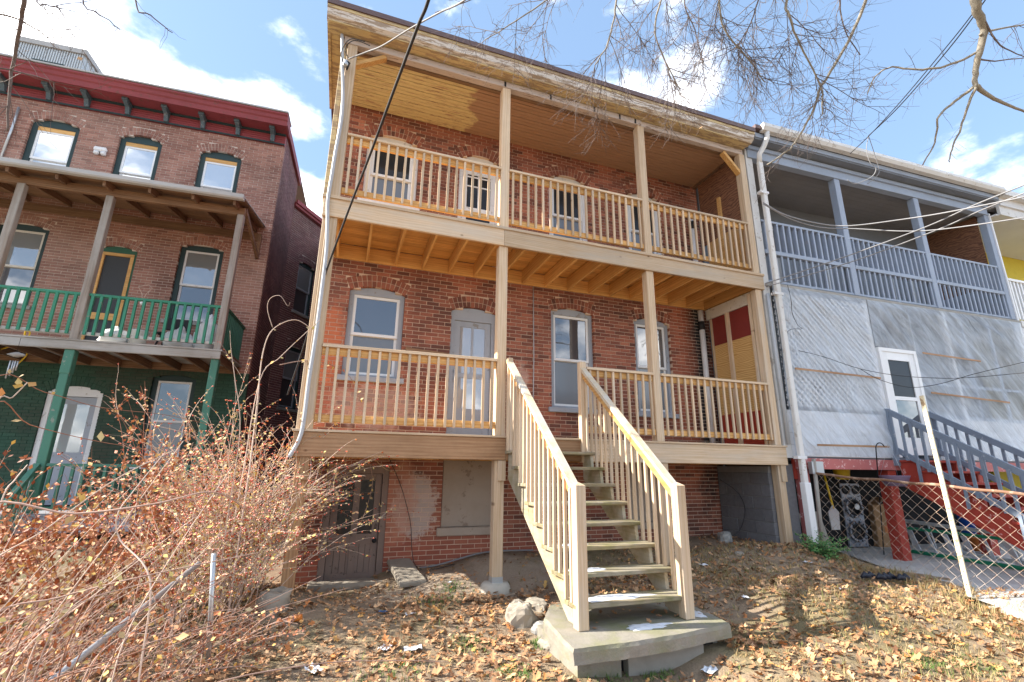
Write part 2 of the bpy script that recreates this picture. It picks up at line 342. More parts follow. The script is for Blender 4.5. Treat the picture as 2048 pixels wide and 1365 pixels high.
def glassmat(name, dark, refl=.35, rough=.02):
    b = NB(name); g = b.n('ShaderNodeBsdfGlossy'); g.inputs['Roughness'].default_value = rough; g.inputs['Color'].default_value = (.95, .97, 1, 1)
    mx = b.n('ShaderNodeMixShader'); fr = b.n('ShaderNodeFresnel'); fr.inputs[0].default_value = 1.5 if refl > .03 else 1.22
    b.l(b.math('MINIMUM', b.math('ADD', fr.outputs[0], refl), 1.0), mx.inputs[0]); b.fin(dark, .6)
    nn = b.noise(b.pos(), 2.2, 2); bp = b.n('ShaderNodeBump'); bp.inputs['Strength'].default_value = .12; bp.inputs['Distance'].default_value = .01; b.l(nn, bp.inputs['Height']); b.l(bp.outputs[0], g.inputs['Normal'])
    b.l(b.p.outputs[0], mx.inputs[1]); b.l(g.outputs[0], mx.inputs[2]); b.l(mx.outputs[0], b.out.inputs[0]); return b.m
glassmat('glass', (.05, .053, .06), .12); glassmat('glass_dark', (.014, .014, .016), .01); glassmat('glass_lace', (.34, .35, .36), .16); glassmat('glass_blind', (.20, .22, .225), .20); glassmat('glass_pale', (.42, .46, .50), .32); glassmat('glass_screen', (.11, .12, .135), .05, .25)
G = MATS

# ------------------------------------------------------------------ ground
GP = np.array([(2.5, 0, -1.95), (7.5, 0, -1.56), (3, 1.4, -1.70), (5, 1.4, -1.62), (7.2, 1.4, -1.58), (1.6, 1.35, -1.84), (1.35, .8, -1.98), (2.1, .7, -1.88), (.8, 1.2, -2.05), (.8, .7, -2.03), (.1, .2, -1.84), (-.6, .4, -1.84), (3.2, -2.7, -2.14), (2.2, -2.1, -2.06), (4.4, -2.1, -1.98), (4, -.8, -1.85),
               (0, -1.5, -2.04), (.5, -4, -2.1), (.5, -6.3, -2.12), (4, -4.5, -2.14), (6, -3.6, -2.08), (6, -1.5, -1.82), (8.1, -.1, -1.74), (8.1, -1.2, -1.8), (8.1, -2.6, -1.98), (10, -4, -2.15), (-2, -1, -2.05), (-3, 2.5, -1.95), (-4, 4, -1.72), (-1, 3.5, -1.75), (-7, 4, -1.7), (-6, -2, -2.0), (-1, 8, -1.6), (-10, -6, -2.1), (10, -9, -2.2), (0, -11, -2.15), (14, 0, -2.0), (8.7, .4, -1.95), (9.6, -.3, -1.99), (10.5, -.8, -2.02), (11, -3, -1.97), (10.5, 1.2, -2.0), (9.4, -2.6, -1.96), (9.0, -1.9, -1.93), (8.6, -1.2, -1.90), (10.2, -2.6, -1.95)])
def gh(x, y):
    d2 = (GP[:, 0]-x)**2 + (GP[:, 1]-y)**2 + .05; w = d2**-1.9
    return float((w*GP[:, 2]).sum()/w.sum()) + .018*mnoise.noise(Vector((x*2.1, y*2.1, 0))) + .009*mnoise.noise(Vector((x*7, y*7, 3)))
def onG(px, py, it=14):
    z = -2.0
    for _ in range(it):
        P = onZ(px, py, z); z = .5*z + .5*gh(P[0], P[1])
    P = onZ(px, py, z); return np.array([P[0], P[1], gh(P[0], P[1])])
b = NB('soil'); o = b.pos(); n1 = b.noise(o, .8, 6, .6); n2 = b.noise(o, 9, 6, .7); n3 = b.noise(o, 60, 3, .6)
base = b.mix(n2, (.15, .105, .068), (.36, .275, .19))
base = b.mix(b.ramp(n1, (.5, 0), (.62, .6)), base, (.16, .14, .055))
# gravelly soil under the deck, its sunlit paleness put into the colour
lit_grav = blob(b, (2.4, .55, -1.8), (2.0, .75, 1), .4, 4); base = b.mix(b.math('MULTIPLY', lit_grav, .8), base, b.mix(n3, (.28, .21, .15), (.55, .45, .35)))
b.bump(b.math('ADD', n2, b.math('MULTIPLY', n3, .5)), .8, .03); b.fin(base, .95)
xs = np.concatenate([np.linspace(-14, -3, 30), np.linspace(-2.8, 9, 120), np.linspace(9.3, 20, 20)]); ys = np.concatenate([np.linspace(-14, -5, 16), np.linspace(-4.8, 2.4, 76), np.linspace(2.6, 16, 30)])
vs_ = [(x, y, gh(x, y)) for y in ys for x in xs]; nx = len(xs)
fs_ = [(j*nx+i, j*nx+i+1, (j+1)*nx+i+1, (j+1)*nx+i) for j in range(len(ys)-1) for i in range(nx-1)]
far = [(-400, -400), (400, -400), (400, 400), (-400, 400)]; nb = len(vs_)
inner = [0, nx-1, len(vs_)-1, len(vs_)-nx]
rim = [list(range(nx)), [j*nx+nx-1 for j in range(len(ys))], list(range(len(vs_)-1, len(vs_)-nx-1, -1)), [j*nx for j in range(len(ys)-1, -1, -1)]]
for x, y in far: vs_.append((x, y, -2.1))
for k in range(4):
    a, c = nb+k, nb+(k+1) % 4
    for q in range(len(rim[k])-1): fs_.append((a, rim[k][q+1], rim[k][q])) if False else fs_.append((rim[k][q], a if q < len(rim[k])//2 else c, rim[k][q+1]))
    h = len(rim[k])//2; fs_.append((rim[k][h], a, c))
me = bpy.data.meshes.new('ground'); me.from_pydata(vs_, [], fs_); me.materials.append(G['soil']); me.polygons.foreach_set('use_smooth', [True]*len(fs_)); me.update()
tag(link('ground', me), 'leaf strewn sloping yard of soil and dry grass', None, kind='structure')

# ------------------------------------------------------------------ brickwork
CP, BH, BL, JT = .0677, .0572, .2035, .0105
def arc(xa, xb, zs, rise):
    w = xb-xa; Rr = (w*w/4+rise*rise)/(2*rise); return Rr, (xa+xb)/2, zs+rise-Rr
def brickwork(house, x0, x1, z0, z1, mats, openings, yf=0.0, npick=300, score=None, zsplit=None, mats2=None, rings=2):
    """bricks laid course by course round the openings; the npick best by score become single objects"""
    bm, mo = MB(), MB(); picks = []; mm = mats[0]
    bm2, mo2 = MB(), MB()
    RT = rings*.105
    nC = int((z1-z0)/CP)
    for c in range(nC):
        za = z0+c*CP; zb = za+BH; zm = (za+zb)/2
        cut, cutm = [], []
        for (a, b_, s0, sp, rise) in openings:
            if zb < s0-.002: continue
            if zm <= sp: cut.append((a, b_)); cutm.append((a, b_))
            elif rise > 0:
                Rr, xc, zc = arc(a, b_, sp, rise)
                if zm < zc+Rr: h = math.sqrt(max(Rr*Rr-(zm-zc)**2, 0)); cutm.append((xc-h, xc+h))
                if zm < zc+Rr+RT:
                    h = math.sqrt(max((Rr+RT)**2-(zm-zc)**2, 0)); hw = (b_-a)/2*(Rr+RT)/Rr
                    h = min(h, (zm-zc)*(b_-a)/2/max(1e-6, sp-zc)); cut.append((xc-h-.003, xc+h+.003))
            elif zm < sp: cut.append((a, b_)); cutm.append((a, b_))
        def segs(cs):
            out = [(x0, x1)]
            for a, b_ in cs:
                nn = []
                for (u, v) in out:
                    if b_ <= u or a >= v: nn.append((u, v)); continue
                    if a > u: nn.append((u, a))
                    if b_ < v: nn.append((b_, v))
                out = nn
            return out
        lower = zsplit is not None and zm < zsplit
        B_, M_ = (bm2, mo2) if lower else (bm, mo)
        for (u, v) in segs(cutm): M_.box(u+(.005 if u > x0 else .003), v-(.005 if v < x1 else .003), yf+.007, yf+.2, za-JT*.5, za-JT*.5+CP+.0004)
        off = (c % 2)*(BL+JT)/2 + random.uniform(-.006, .006)
        for (u, v) in segs(cut):
            k = math.floor((u-x0-off)/(BL+JT))
            while True:
                a = x0+off+k*(BL+JT); e = a+BL; k += 1
                if a >= v: break
                aa, ee = max(a, u), min(e, v)
                if ee-aa < .014: continue
                dy = random.uniform(-.0025, .0025)
                if ee-aa > BL-.001 and not lower and score is not None: picks.append((score(aa+BL/2, zm), aa, dy, za, B_))
                else: B_.box(aa, ee, yf+dy, yf+.1, za+random.uniform(-.0015, .0015), zb+random.uniform(-.0015, .0015))
    for (a, b_, s0, sp, rise) in openings:
        if rise <= 0: continue
        Rr, xc, zc = arc(a, b_, sp, rise); half = math.asin(min(1, (b_-a)/2/Rr)); B_ = bm2 if (zsplit is not None and sp < zsplit) else bm
        for q in range(rings):
            r0 = Rr+q*.105+.002; r1 = r0+.095; n = max(3, int(2*half*(Rr+.05)/.068)); st = 2*half/n
            for k in range(n):
                t0 = -half+k*st+.006/r0; t1 = -half+(k+1)*st-.004/r0; dy = random.uniform(-.003, .003)
                P = lambda r_, t, y: (xc+r_*math.sin(t), y, zc+r_*math.cos(t))
                vv = [P(r0, t0, yf+dy), P(r0, t1, yf+dy), P(r1, t1, yf+dy), P(r1, t0, yf+dy), P(r0, t0, yf+.1), P(r0, t1, yf+.1), P(r1, t1, yf+.1), P(r1, t0, yf+.1)]
                B_.add(vv, [(0, 1, 2, 3), (1, 0, 4, 5), (2, 1, 5, 6), (3, 2, 6, 7), (0, 3, 7, 4)])
    picks.sort(key=lambda t: t[0]); one = None
    for k, (sc_, a, dy, za, B_) in enumerate(picks):
        if k < npick:
            if one is None: one = MB().box(0, BL, 0, .1, 0, BH, rnd=0.0, back=False).mesh('brick', mats[0])
            o = link('brick', one, house, (a, yf+dy, za))
        else: B_.box(a, a+BL, yf+dy, yf+.1, za, za+BH, back=False)
    tag(bm.build('brick_courses', mats[0], house), kind='stuff'); mo.build('mortar', mats[1], house)
    if bm2.f:
        tag(bm2.build('painted_brick_courses', mats2[0], house), kind='stuff'); mo2.build('painted_mortar', mats2[1], house)
def arched(xa, xb, zb, zs, rise, n=10):
    pts = [(xa, zb), (xb, zb)]
    if rise <= 0: return pts+[(xb, zs), (xa, zs)]
    Rr, xc, zc = arc(xa, xb, zs, rise); h = math.asin((xb-xa)/2/Rr)
    return pts+[(xc+Rr*math.sin(h-2*h*k/n), zc+Rr*math.cos(h-2*h*k/n)) for k in range(n+1)]
def sash(win, nm, m, gm, xa, xb, za, zb, y, st=.045, munt=0, muntz=0):
    s = MB(); s.box(xa, xa+st, y, y+.035, za, zb); s.box(xb-st, xb, y, y+.035, za, zb); s.box(xa+st, xb-st, y+.001, y+.034, za, za+st); s.box(xa+st, xb-st, y+.001, y+.034, zb-st, zb)
    for k in range(munt): x = xa+(xb-xa)*(k+1)/(munt+1); s.box(x-.011, x+.011, y+.004, y+.03, za+st, zb-st)
    for k in range(muntz): z = za+(zb-za)*(k+1)/(muntz+1); s.box(xa+st, xb-st, y+.006, y+.028, z-.011, z+.011)
    s.build(nm, m, win); MB().box(xa+st*.5, xb-st*.5, y+.015, y+.02, za+st*.5, zb-st*.5).build('pane', gm, win)
def window(house, xa, xb, zb, zs, rise, yf, fm, sm, gu, gl, headm=None, sill=None, jamb=.075, dep=.06, headz=0.0, munt=0, meet=.5, inner=None):
    f = MB(); y0, y1 = yf+dep, yf+.19; zt = zs-headz
    f.box(xa+.003, xa+jamb, y0, y1, zb, zt); f.box(xb-jamb, xb-.003, y0, y1, zb, zt); f.box(xa+jamb, xb-jamb, y0+.001, y1, zb, zb+.04)
    ht = .055; f.prism(arched(xa+.003, xb-.003, zt-ht, zs, rise-.004), y0-.001, y1, mi=1)
    win = f.build('window', [fm, headm or fm], house)
    lo, hi = zb+.04, zt-ht; zm = lo+(hi-lo)*meet; xi, xj = xa+jamb, xb-jamb
    if inner: MB().box(xi, xj, y0+.012, y0+.02, hi-inner[0], hi).build('filler_board', inner[1], win); hi -= inner[0]; zm = lo+(hi-lo)*meet
    sash(win, 'upper_sash', sm, gu, xi, xj, zm-.02, hi, y0+.02, munt=munt); sash(win, 'lower_sash', sm, gl, xi, xj, lo, zm+.02, y0+.058, munt=munt)
    if sill: MB().cbox(xa-.07, xb+.07, yf-.05, yf+.15, zb-.085, zb-.001, .006).build('sill', sill, win)
    return win
# ------------------------------------------------------------------ main house
D = 1.41
H = thing('brick_row_house', 'red brick row house with new timber porches behind the bare wooden stair', 'house', (0, D, 0))
LW = [(.44, 1.32, .93, 2.34, .09), (3.98, 4.86, .62, 2.42, .08), (5.77, 6.60, .62, 2.44, .07)]
DR = (2.12, 2.92, 0.02, 2.20, .08)
UW = [(.47, 1.38, 3.98, 5.25, .11), (3.96, 4.83, 3.80, 5.24, .12), (5.76, 6.60, 3.80, 5.24, .11)]
UD = (2.14, 2.95, 3.17, 5.23, .13)
BDR = (.40, 1.28, -2.1, -.40, 0.0); BW = [(2.10, 2.95, -1.31, -.16, 0.0), (5.45, 6.35, -1.31, -.16, 0.0)]
brickwork(H, -.02, 7.62, -2.1, 6.02, (G['brick'], G['mortar']), LW+[DR]+UW+[UD, BDR]+BW, 0.0, 300,
          score=lambda x, z: (x-CAM[0])**2+(D-CAM[1])**2+(z-CAM[2])**2 + (0 if (x < 2.4 and z < 2.3) else 40))
part(H, 'side_wall', G['brick_side'], -.02, .18, .2, 9.0, -2.1, 6.05); part(H, 'inner_wall', G['unlit_black'], .2, 7.6, .26, .30, -2.1, 6.0)
for a, c, zb, zs, rs in LW:
    w = window(H, a, c, zb, zs, rs, 0.0, G['grey_trim'], G['vinyl_white'], G['glass'], G['glass_screen'], sill=G['grey_trim'])
for a, c, zb, zs, rs in UW:
    window(H, a, c, zb, zs, rs, 0.0, G['white_trim'], G['vinyl_white'], G['glass_dark'], G['glass_screen'], headm=G['cream_trim'], sill=G['white_trim'], headz=.09, jamb=.10)
def storm_door(xa, xb, zb, zs, rs, fm, dm, gm, headm, nm, upper):
    f = MB(); f.box(xa+.003, xa+.07, .05, .19, zb, zs-.1); f.box(xb-.07, xb-.003, .05, .19, zb, zs-.1); f.prism(arched(xa+.003, xb-.003, zs-.16, zs, rs-.004), .049, .19, mi=1)
    d = f.build('door', [fm, headm], H); xi, xj, zt = xa+.075, xb-.075, zs-.165
    s = MB(); st = .1
    s.box(xi, xi+st, .075, .11, zb+.02, zt); s.box(xj-st, xj, .075, .11, zb+.02, zt); s.box(xi+st, xj-st, .076, .109, zt-st, zt); s.box(xi+st, xj-st, .076, .109, zb+.02, zb+(.5 if not upper else .6)); s.box(xi+st, xj-st, .076, .109, zb+1.02, zb+1.1)
    xm = (xi+xj)/2; s.box(xm-.018, xm+.018, .08, .105, zb+1.1, zt-st)
    if upper:
        for z in (1.55, 1.75): s.box(xi+st, xj-st, .0805, .104, zb+z-.014, zb+z+.014)
    s.build('leaf', dm, d); MB().box(xi+st*.6, xj-st*.6, .09, .095, zb+.4, zt-st*.6).build('pane', gm, d)
    MB().box(xi+.02, xi+.035, .03, .05, zb+.95, zb+1.15).box(xi+.018, xi+.037, .05, .075, zb+.96, zb+.99).box(xi+.018, xi+.037, .05, .075, zb+1.11, zb+1.14).build('handle', G['galv'], d)
storm_door(*DR, G['grey_trim'], G['grey_trim'], G['glass_lace'], G['grey_trim'], 'door', False)
storm_door(*UD, G['white_trim'], G['white_trim'], G['glass_dark'], G['cream_trim'], 'door', True)
# basement door
a, c, zb, zt, _ = BDR; zb = -2.02
f = MB(); f.box(a, a+.09, .02, .15, zb, zt); f.box(c-.09, c, .02, .15, zb, zt); f.box(a+.09, c-.09, .021, .15, zt-.13, zt)
bd = f.build('basement_door', G['taupe_door'], H); bd['label'] = 'peeling taupe basement door with two tall dark panes'
xi, xj = a+.095, c-.095; s = MB(); y0 = .07
xm = (xi+xj)/2
for (u, v) in ((xi, xi+.095), (xm-.045, xm+.045), (xj-.095, xj)): s.cbox(u, v, y0, y0+.04, zb+.01, zt-.135, .003)
s.box(xi+.095, xm-.045, y0+.001, y0+.04, zt-.22, zt-.135); s.box(xm+.045, xj-.095, y0+.001, y0+.04, zt-.22, zt-.135)
s.box(xi+.095, xm-.045, y0+.001, y0+.04, zb+.50, zb+.64); s.box(xm+.045, xj-.095, y0+.001, y0+.04, zb+.50, zb+.64); s.box(xi+.095, xm-.045, y0+.001, y0+.04, zb+.01, zb+.12); s.box(xm+.045, xj-.095, y0+.001, y0+.04, zb+.01, zb+.12)
for k in range(6): u = xi+.1+k*.085; s.box(u, u+.08, y0+.014, y0+.02, zb+.12, zb+.5)
s.build('leaf', G['taupe_door'], bd)
MB().box(xi+.09, xm-.04, y0+.02, y0+.024, zb+.62, zt-.2).build('pane', G['glass_dark'], bd); MB().box(xm+.04, xj-.09, y0+.02, y0+.024, zb+.62, zt-.2).build('pane', G['glass_dark'], bd)
MB().lathe([(.012, 0), (.012, -.03), (.03, -.035), (.034, -.055), (.02, -.07)], 14, (xj-.05, y0, zb+.55), 'y').build('knob', G['black_rubber'], bd)
for a, c, zb, zt, _ in BW:
    wb = MB().box(a+.01, c-.01, .03, .1, zb, zt).build('boarded_window', G['stucco_board'], H); MB().cbox(a-.06, c+.06, -.04, .12, zb-.13, zb-.005, .012).build('sill', G['stucco_board'], wb)
MB().bar((1.38, -.02, 1.42), (2.09, -.02, 1.38), .05, .07).build('nailer_board', G['brown_wood_x'], H)
MB().tube([(3.62, -.02, 2.83), (3.63, -.02, 1.5), (3.62, -.018, .6), (3.6, -.018, 0.05)], .009, 6).build('cable', G['conduit_grey'], H)
# roof and eave
rf = MB(); rf.prism([(-1.72, 6.04), (-1.72, 6.13), (9, 6.9), (9, 6.8)], -.26, 7.66, 'x'); roof = rf.build('roof', G['roof_metal'], H)
MB().box(-.255, 7.655, -1.70, -1.55, 5.99, 6.039).build('drip_board', G['yellow_paint'], roof)
MB().prism([(-1.60, 5.865), (-1.66, 5.90), (-1.69, 5.989), (-1.55, 5.989), (-1.55, 5.865)], -.25, 7.65, 'x').build('crown_moulding', G['white_peel'], roof)
MB().box(-.22, 7.64, -1.605, -1.475, 5.845, 5.864).build('soffit_board', G['yellow_paint'], roof); MB().box(-.22, 7.64, -1.472, -1.36, 5.855, 5.872).build('soffit_board', G['yellow_paint'], roof)
MB().box(-.245, -.20, -1.54, .3, 5.85, 6.035).build('rake_board', G['yellow_paint'], roof); MB().box(-.195, -.03, -1.34, .3, 5.875, 5.89).build('soffit_board', G['yellow_paint'], roof)

# ------------------------------------------------------------------ porch
P = thing('wooden_porch', 'two storey porch of new yellow pine in front of the red brick house', 'porch')
Z2, Z2B, Z1B, ZR1, ZR2, ZH = 3.145, 2.836, -.323, 1.07, 4.187, 5.73
XB, XC, XD, PW = 2.517, 5.132, 7.504, .14
def grd(x, y): return gh(x, y)
def post(x, z0, z1, y0=.0, w=PW, m='pine_z', nm='post'): return cpart(P, nm, G[m], x, x+w, y0, y0+w, z0, z1, c=.006)
for x, m in ((.06, 'pine_z'), (XB, 'pine_z'), (XC, 'pine_z'), (XD, 'pine_z')):
    post(x, .0, Z2B-.002, .03, m=m); post(x, Z2, ZH-.002, .012, m=m)
cpart(P, 'trim_board', G['pine_z'], .012, .055, .06, .14, .0, Z2B-.004, c=.004); cpart(P, 'trim_board', G['yellow_paint'], -.02, .05, .05, .15, Z2, ZH+.1, c=.004)
for x, zb in ((.06, -1.86), (XB, -1.84), (XC, -1.76), (XD, -1.60)):
    low = post(x, zb, -.03, .045, m='pine_old_z' if x < 1 else 'pine_z'); cpart(P, 'post_cleat', G['pine_old_z' if x < 1 else 'pine_z'], x+.04, x+.15, .012, .044, Z1B-.27, Z1B-.002, c=.004)
MB().box(XB-.002, XB+.142, .043, .187, -1.84, -1.77).build('post_bracket', G['galv'], P)
# beams
for nm, x0, x1, z0, z1, m in (('lower_beam', 0, 2.66, Z1B, -.03, 'pine_old_x'), ('lower_beam', 2.664, 3.85, Z1B, -.03, 'pine_old_x'), ('lower_beam', 3.854, 7.70, Z1B, -.03, 'pine_x'), ('upper_beam', 0, 2.585, Z2B, Z2-.026, 'pine_x'), ('upper_beam', 2.588, 7.70, Z2B, Z2-.026, 'pine_x')):
    cpart(P, nm, G[m], x0, x1, 0, .04, z0, z1, c=.004)
for z0 in (Z1B+.01, Z2B+.01):
    for x in np.arange(.18, 7.5, .457): part(P, 'joist', G['pine_warm_y'], float(x), float(x)+.038, .041, D-.046, z0, z0+.235)
    part(P, 'ledger', G['pine_warm_x'], .02, 7.55, D-.045, D-.006, z0-.005, z0+.236); part(P, 'end_joist', G['pine_y' if z0 > 0 else 'pine_warm_y'], 0.002, .04, .042, D-.046, z0-.008, z0+.24); part(P, 'end_joist', G['pine_warm_y'], 7.66, 7.70, .042, D-.046, z0-.008, z0+.24)
    n = 10; bw = (D-.02+.02)/n
    for k in range(n): cpart(P, 'deck_board', G['pine_x' if k == 0 else 'pine_warm_x'], -.02, 7.71, -.022+k*bw, -.022+(k+1)*bw-.006, z0+.2825-.0295 if z0 > 0 else -.029, (Z2 if z0 > 0 else 0.0)-.0005, c=.003)
# header, ceiling
cpart(P, 'header', G['pink_header'], .0, 5.21, .0, .12, ZH, 5.845, c=.006); cpart(P, 'header', G['pink_header'], 5.214, 7.62, .02, .12, ZH, 5.845, c=.006); part(P, 'header_backing', G['brown_wood_x'], .0, 7.62, .121, .18, ZH-.02, 5.80)
cpart(P, 'side_header', G['yellow_paint'], -.02, .06, .19, D-.01, ZH+.02, 5.85); cpart(P, 'side_header', G['brown_wood_y'], 7.52, 7.62, .19, D-.01, ZH+.03, 5.85)
nb_ = 15; bw = (D-.19)/nb_
for k in range(nb_): part(P, 'ceiling_board', G['ceiling_paint'], .061, 7.518, .185+k*bw, .185+(k+1)*bw-.009, 5.80+.003*(k % 2), 5.82)
part(P, 'ceiling_gap_shade', G['unlit_black'], .0, 7.6, .19, D-.01, 5.83, 5.842)  # near-black sheet, shade of the board gaps put into its colour
for x in (2.52, 3.35, 4.2, 4.72, 5.05): part(P, 'iron_strap', G['black_rubber'], x+.02, x+.05, -.006, -.001, ZH+.005, 5.83)
MB().bar((.17, .09, 5.42), (.62, .09, 5.72), .06, .09, (0, 1, 0)).build('corner_brace', G['pine_warm_x'], P); MB().bar((7.52, .08, 5.30), (7.14, .08, 5.70), .06, .10, (0, 1, 0)).build('corner_brace', G['pine_warm_x'], P)
# railings
BS = .034
bal = {}
def baluster(par, x, z0, z1, m='pine_z', y=.012):
    h = round(z1-z0, 3)
    if (h, m) not in bal: bal[(h, m)] = MB().cbox(-BS/2, BS/2, 0, BS, 0, h, .003, rnd=0.0).mesh('baluster', G[m])
    return link('baluster', bal[(h, m)], par, (x+random.uniform(-.004, .004), y, z0), (0, random.uniform(-.006, .006), 0))
def railing(x0, x1, zd, zt, m='pine_x', capm='pine_x'):
    r = cpart(P, 'railing', G[m], x0, x1, .048, .086, zt-.135, zt-.042, c=.003)
    MB().cbox(x0, x1, .0, .092, zt-.04, zt, .004).build('cap', G[capm], r); MB().cbox(x0, x1, .0482, .0858, zd+.095, zd+.185, .003).build('bottom_rail', G[m], r)
    n = int((x1-x0)/.1265); st = (x1-x0)/n
    for k in range(n): baluster(r, x0+(k+.5)*st, zd+.085, zt-.042)
    return r
railing(.205, XB-.002, 0, ZR1, 'pine_warm_x'); railing(3.93, XC-.002, 0, ZR1, 'pine_warm_x'); railing(XC+.142, XD-.002, 0, ZR1, 'pine_warm_x')
railing(.205, XB-.002, Z2, ZR2, 'pine_warm_x'); railing(XB+.142, XC-.002, Z2, ZR2, 'pine_warm_x'); railing(XC+.142, XD-.002, Z2, ZR2, 'pine_warm_x')
# right hand screens of the porch
X = 7.53
part(P, 'partition_panel', G['red_board'], X, X+.012, .20, D-.17, .012, .62); part(P, 'partition_panel', G['plywood'], X, X+.012, .20, D-.17, .622, 2.02); part(P, 'partition_panel', G['red_dark'], X, X+.012, .20, D-.17, 2.022, 2.60)
cpart(P, 'stud', G['pine_z'], X-.04, X-.002, .74, .83, .012, 2.60); cpart(P, 'stud', G['pine_z'], X-.04, X-.002, D-.20, D-.16, .012, 2.60); cpart(P, 'stud', G['pine_z'], X-.04, X+.0, .18, .24, .012, 2.8)
part(P, 'top_plate', G['cream_trim'], X-.01, X+.03, .2, D-.04, 2.61, 2.83)
part(P, 'partition_panel', G['plywood_red'], X, X+.012, .16, D-.17, 4.25, ZH+.0); part(P, 'partition_panel', G['osb'], X-.014, X-.002, .16, D-.3, Z2+.02, 4.25); cpart(P, 'stud', G['pine_warm_y'], X-.05, X-.001, .62, .70, Z2+.02, 5.1)
for zr, x in (((.02, 2.80), 7.36), ((Z2+.02, 5.1), 7.36)):
    w = thing('waste_pipe', 'white plastic waste pipe with black collar, %s storey, beside the sooty bricks' % ('lower' if zr[0] < 1 else 'upper'), 'pipe', (x, D-.07, zr[0]))
    MB().tube([(0, 0, 0), (0, 0, zr[1]-zr[0])], .055, 16).build('pipe', G['pvc_white'], w); MB().tube([(0, 0, zr[1]-zr[0]-.42), (0, 0, zr[1]-zr[0]-.24)], .064, 16).build('collar', G['black_rubber'], w)

# block wall closing the space under the porch
cw = thing('block_wall', 'grey concrete block side wall under the porch beside the corner post', 'wall', (7.44, 0, 0))
MB().box(.012, .19, .2, D-.02, -1.9, Z1B-.02).build('mortar', G['cmu_mortar'], cw)
blk = {}
for c in range(7):
    z = -1.86+c*.203; y = .195-(c % 2)*.2
    while y < D-.03:
        a, e = max(y, .195), min(y+.39, D-.025); y += .402
        if e-a < .05 or z+.19 > Z1B-.02: continue
        key = round(e-a, 3)
        if key not in blk: blk[key] = MB().cbox(0, .17, 0, e-a, 0, .193, .005, rnd=0.0).mesh('block', G['cmu'])
        link('block', blk[key], cw, (random.uniform(-.003, .003), a, z))

# ------------------------------------------------------------------ staircase
S = thing('wooden_staircase', 'weathered pine stair with open treads climbing from the concrete slab to the porch', 'staircase', (2.66, 0, 0))
NT, RISE, RUN, SW = 8, .2, .25, 1.235
for sx in (0.035, SW-.075):
    pts = [(-.0, -.02)]
    pts = []
    for i in range(NT): pts += [(-.005-i*RUN, -RISE*(i+1)-.042), (-(i+1)*RUN+.02, -RISE*(i+1)-.042)]
    pts += [(-NT*RUN+.02, -1.79), (-NT*RUN+.22, -1.79), (-.005, -.56)]
    MB().prism(pts, sx, sx+.04, 'x').build('stringer', G['stringer_y'], S)
for i in range(NT):
    y1 = -i*RUN+.004; t = MB(); z = -RISE*(i+1)
    t.cbox(-.01, SW+.01, y1-.137, y1, z-.04, z, .005); t.cbox(-.01, SW+.01, y1-.285, y1-.143, z-.04, z, .006)
    t.build('tread', G['tread_x'], S)
NB_ = -NT*RUN
newt = onY(1150, 967, -2.05)[2]
for x, bot, nm in ((.0, True, 'l'), (SW-.10, True, 'r')):
    MB().cbox(x-.008, x+.098, NB_-.075, NB_+.032, -1.798, newt-.02, .005).add([(x-.008, NB_-.075, newt-.02), (x+.098, NB_-.075, newt-.02), (x+.098, NB_+.032, newt-.02), (x-.008, NB_+.032, newt-.02), (x+.045, NB_-.02, newt+.012)], [(0, 1, 4), (1, 2, 4), (2, 3, 4), (3, 0, 4)]).build('newel_post', G['pine_z'], S)
MB().cbox(SW-.10, SW-.002, -.045, .052, -.34, 1.13, .005).build('newel_post', G['pine_z'], S); MB().cbox(0.0, .075, -.045, .025, -.2, 1.09, .005).build('newel_post', G['pine_z'], S)
za, zb_ = 1.06, newt-.045
for x in (.035, SW-.05):
    r = MB().bar((x, .02, za-.07), (x, NB_+.03, zb_-.07), .04, .09).build('handrail', G['pine_warm_y'], S)
    MB().bar((x+(.0 if x < .5 else 0), .03, za+.008), (x, NB_+.03, zb_+.008), .09, .042).build('cap', G['rail_worn_y'], r)
    sl_ = (zb_-za)/(NB_+.03-.03)
    for i in range(NT):
        for q in (.06, .185):
            y = -i*RUN-q; zt = za+sl_*(y-.03)-.03; zbm = -RISE*(i+1)
            xo = x-.03 if x < .5 else x+.03
            MB().cbox(xo-BS/2, xo+BS/2, y-BS/2, y+BS/2, zbm, zt, .003).build('baluster', G['pine_z'], r)
# slab
pts = [onZ(x, y, -1.8) for x, y in ((1112, 1262), (1128, 1283), (1147, 1299), (1250, 1287), (1352, 1271), (1440, 1252), (1462, 1248), (1440, 1236), (1400, 1218))]
poly = [(p[0], p[1]) for p in pts]+[(4.35, -1.15), (2.75, -1.2), (2.52, -1.6)]
cs = thing('concrete_slab', 'mossy concrete landing slab at the foot of the wooden stair', 'slab', (3.2, -1.9, -1.8))
def rough_prism(poly, z0, z1, jit=.012, sub=.06, cx=3.2, cy=-1.9, zo=-1.8):
    pp = []
    for k in range(len(poly)):
        a, c = Vector(poly[k]), Vector(poly[(k+1) % len(poly)]); n = max(1, int((c-a).length/sub))
        for q in range(n): pp.append(a+(c-a)*q/n)
    m = MB(); n = len(pp); vs = []; nr = 4
    for j in range(nr+1):
        z = z0+(z1-z0)*j/nr
        for k, p in enumerate(pp):
            o = Vector((mnoise.noise(Vector((p.x*9, p.y*9, z*9))), mnoise.noise(Vector((p.x*9+5, p.y*9, z*9))), 0))*jit
            inset = .014 if j == nr else 0; d = (Vector((cx, cy))-p).normalized()*inset
            vs.append((p.x+o.x+d.x-cx, p.y+o.y+d.y-cy, z-zo+(o.x*.3 if j == nr else 0)))
    fs = [(j*n+k, j*n+(k+1) % n, (j+1)*n+(k+1) % n, (j+1)*n+k) for j in range(nr) for k in range(n)]
    fs.append(tuple(range(nr*n, (nr+1)*n))); return m.add(vs, fs)
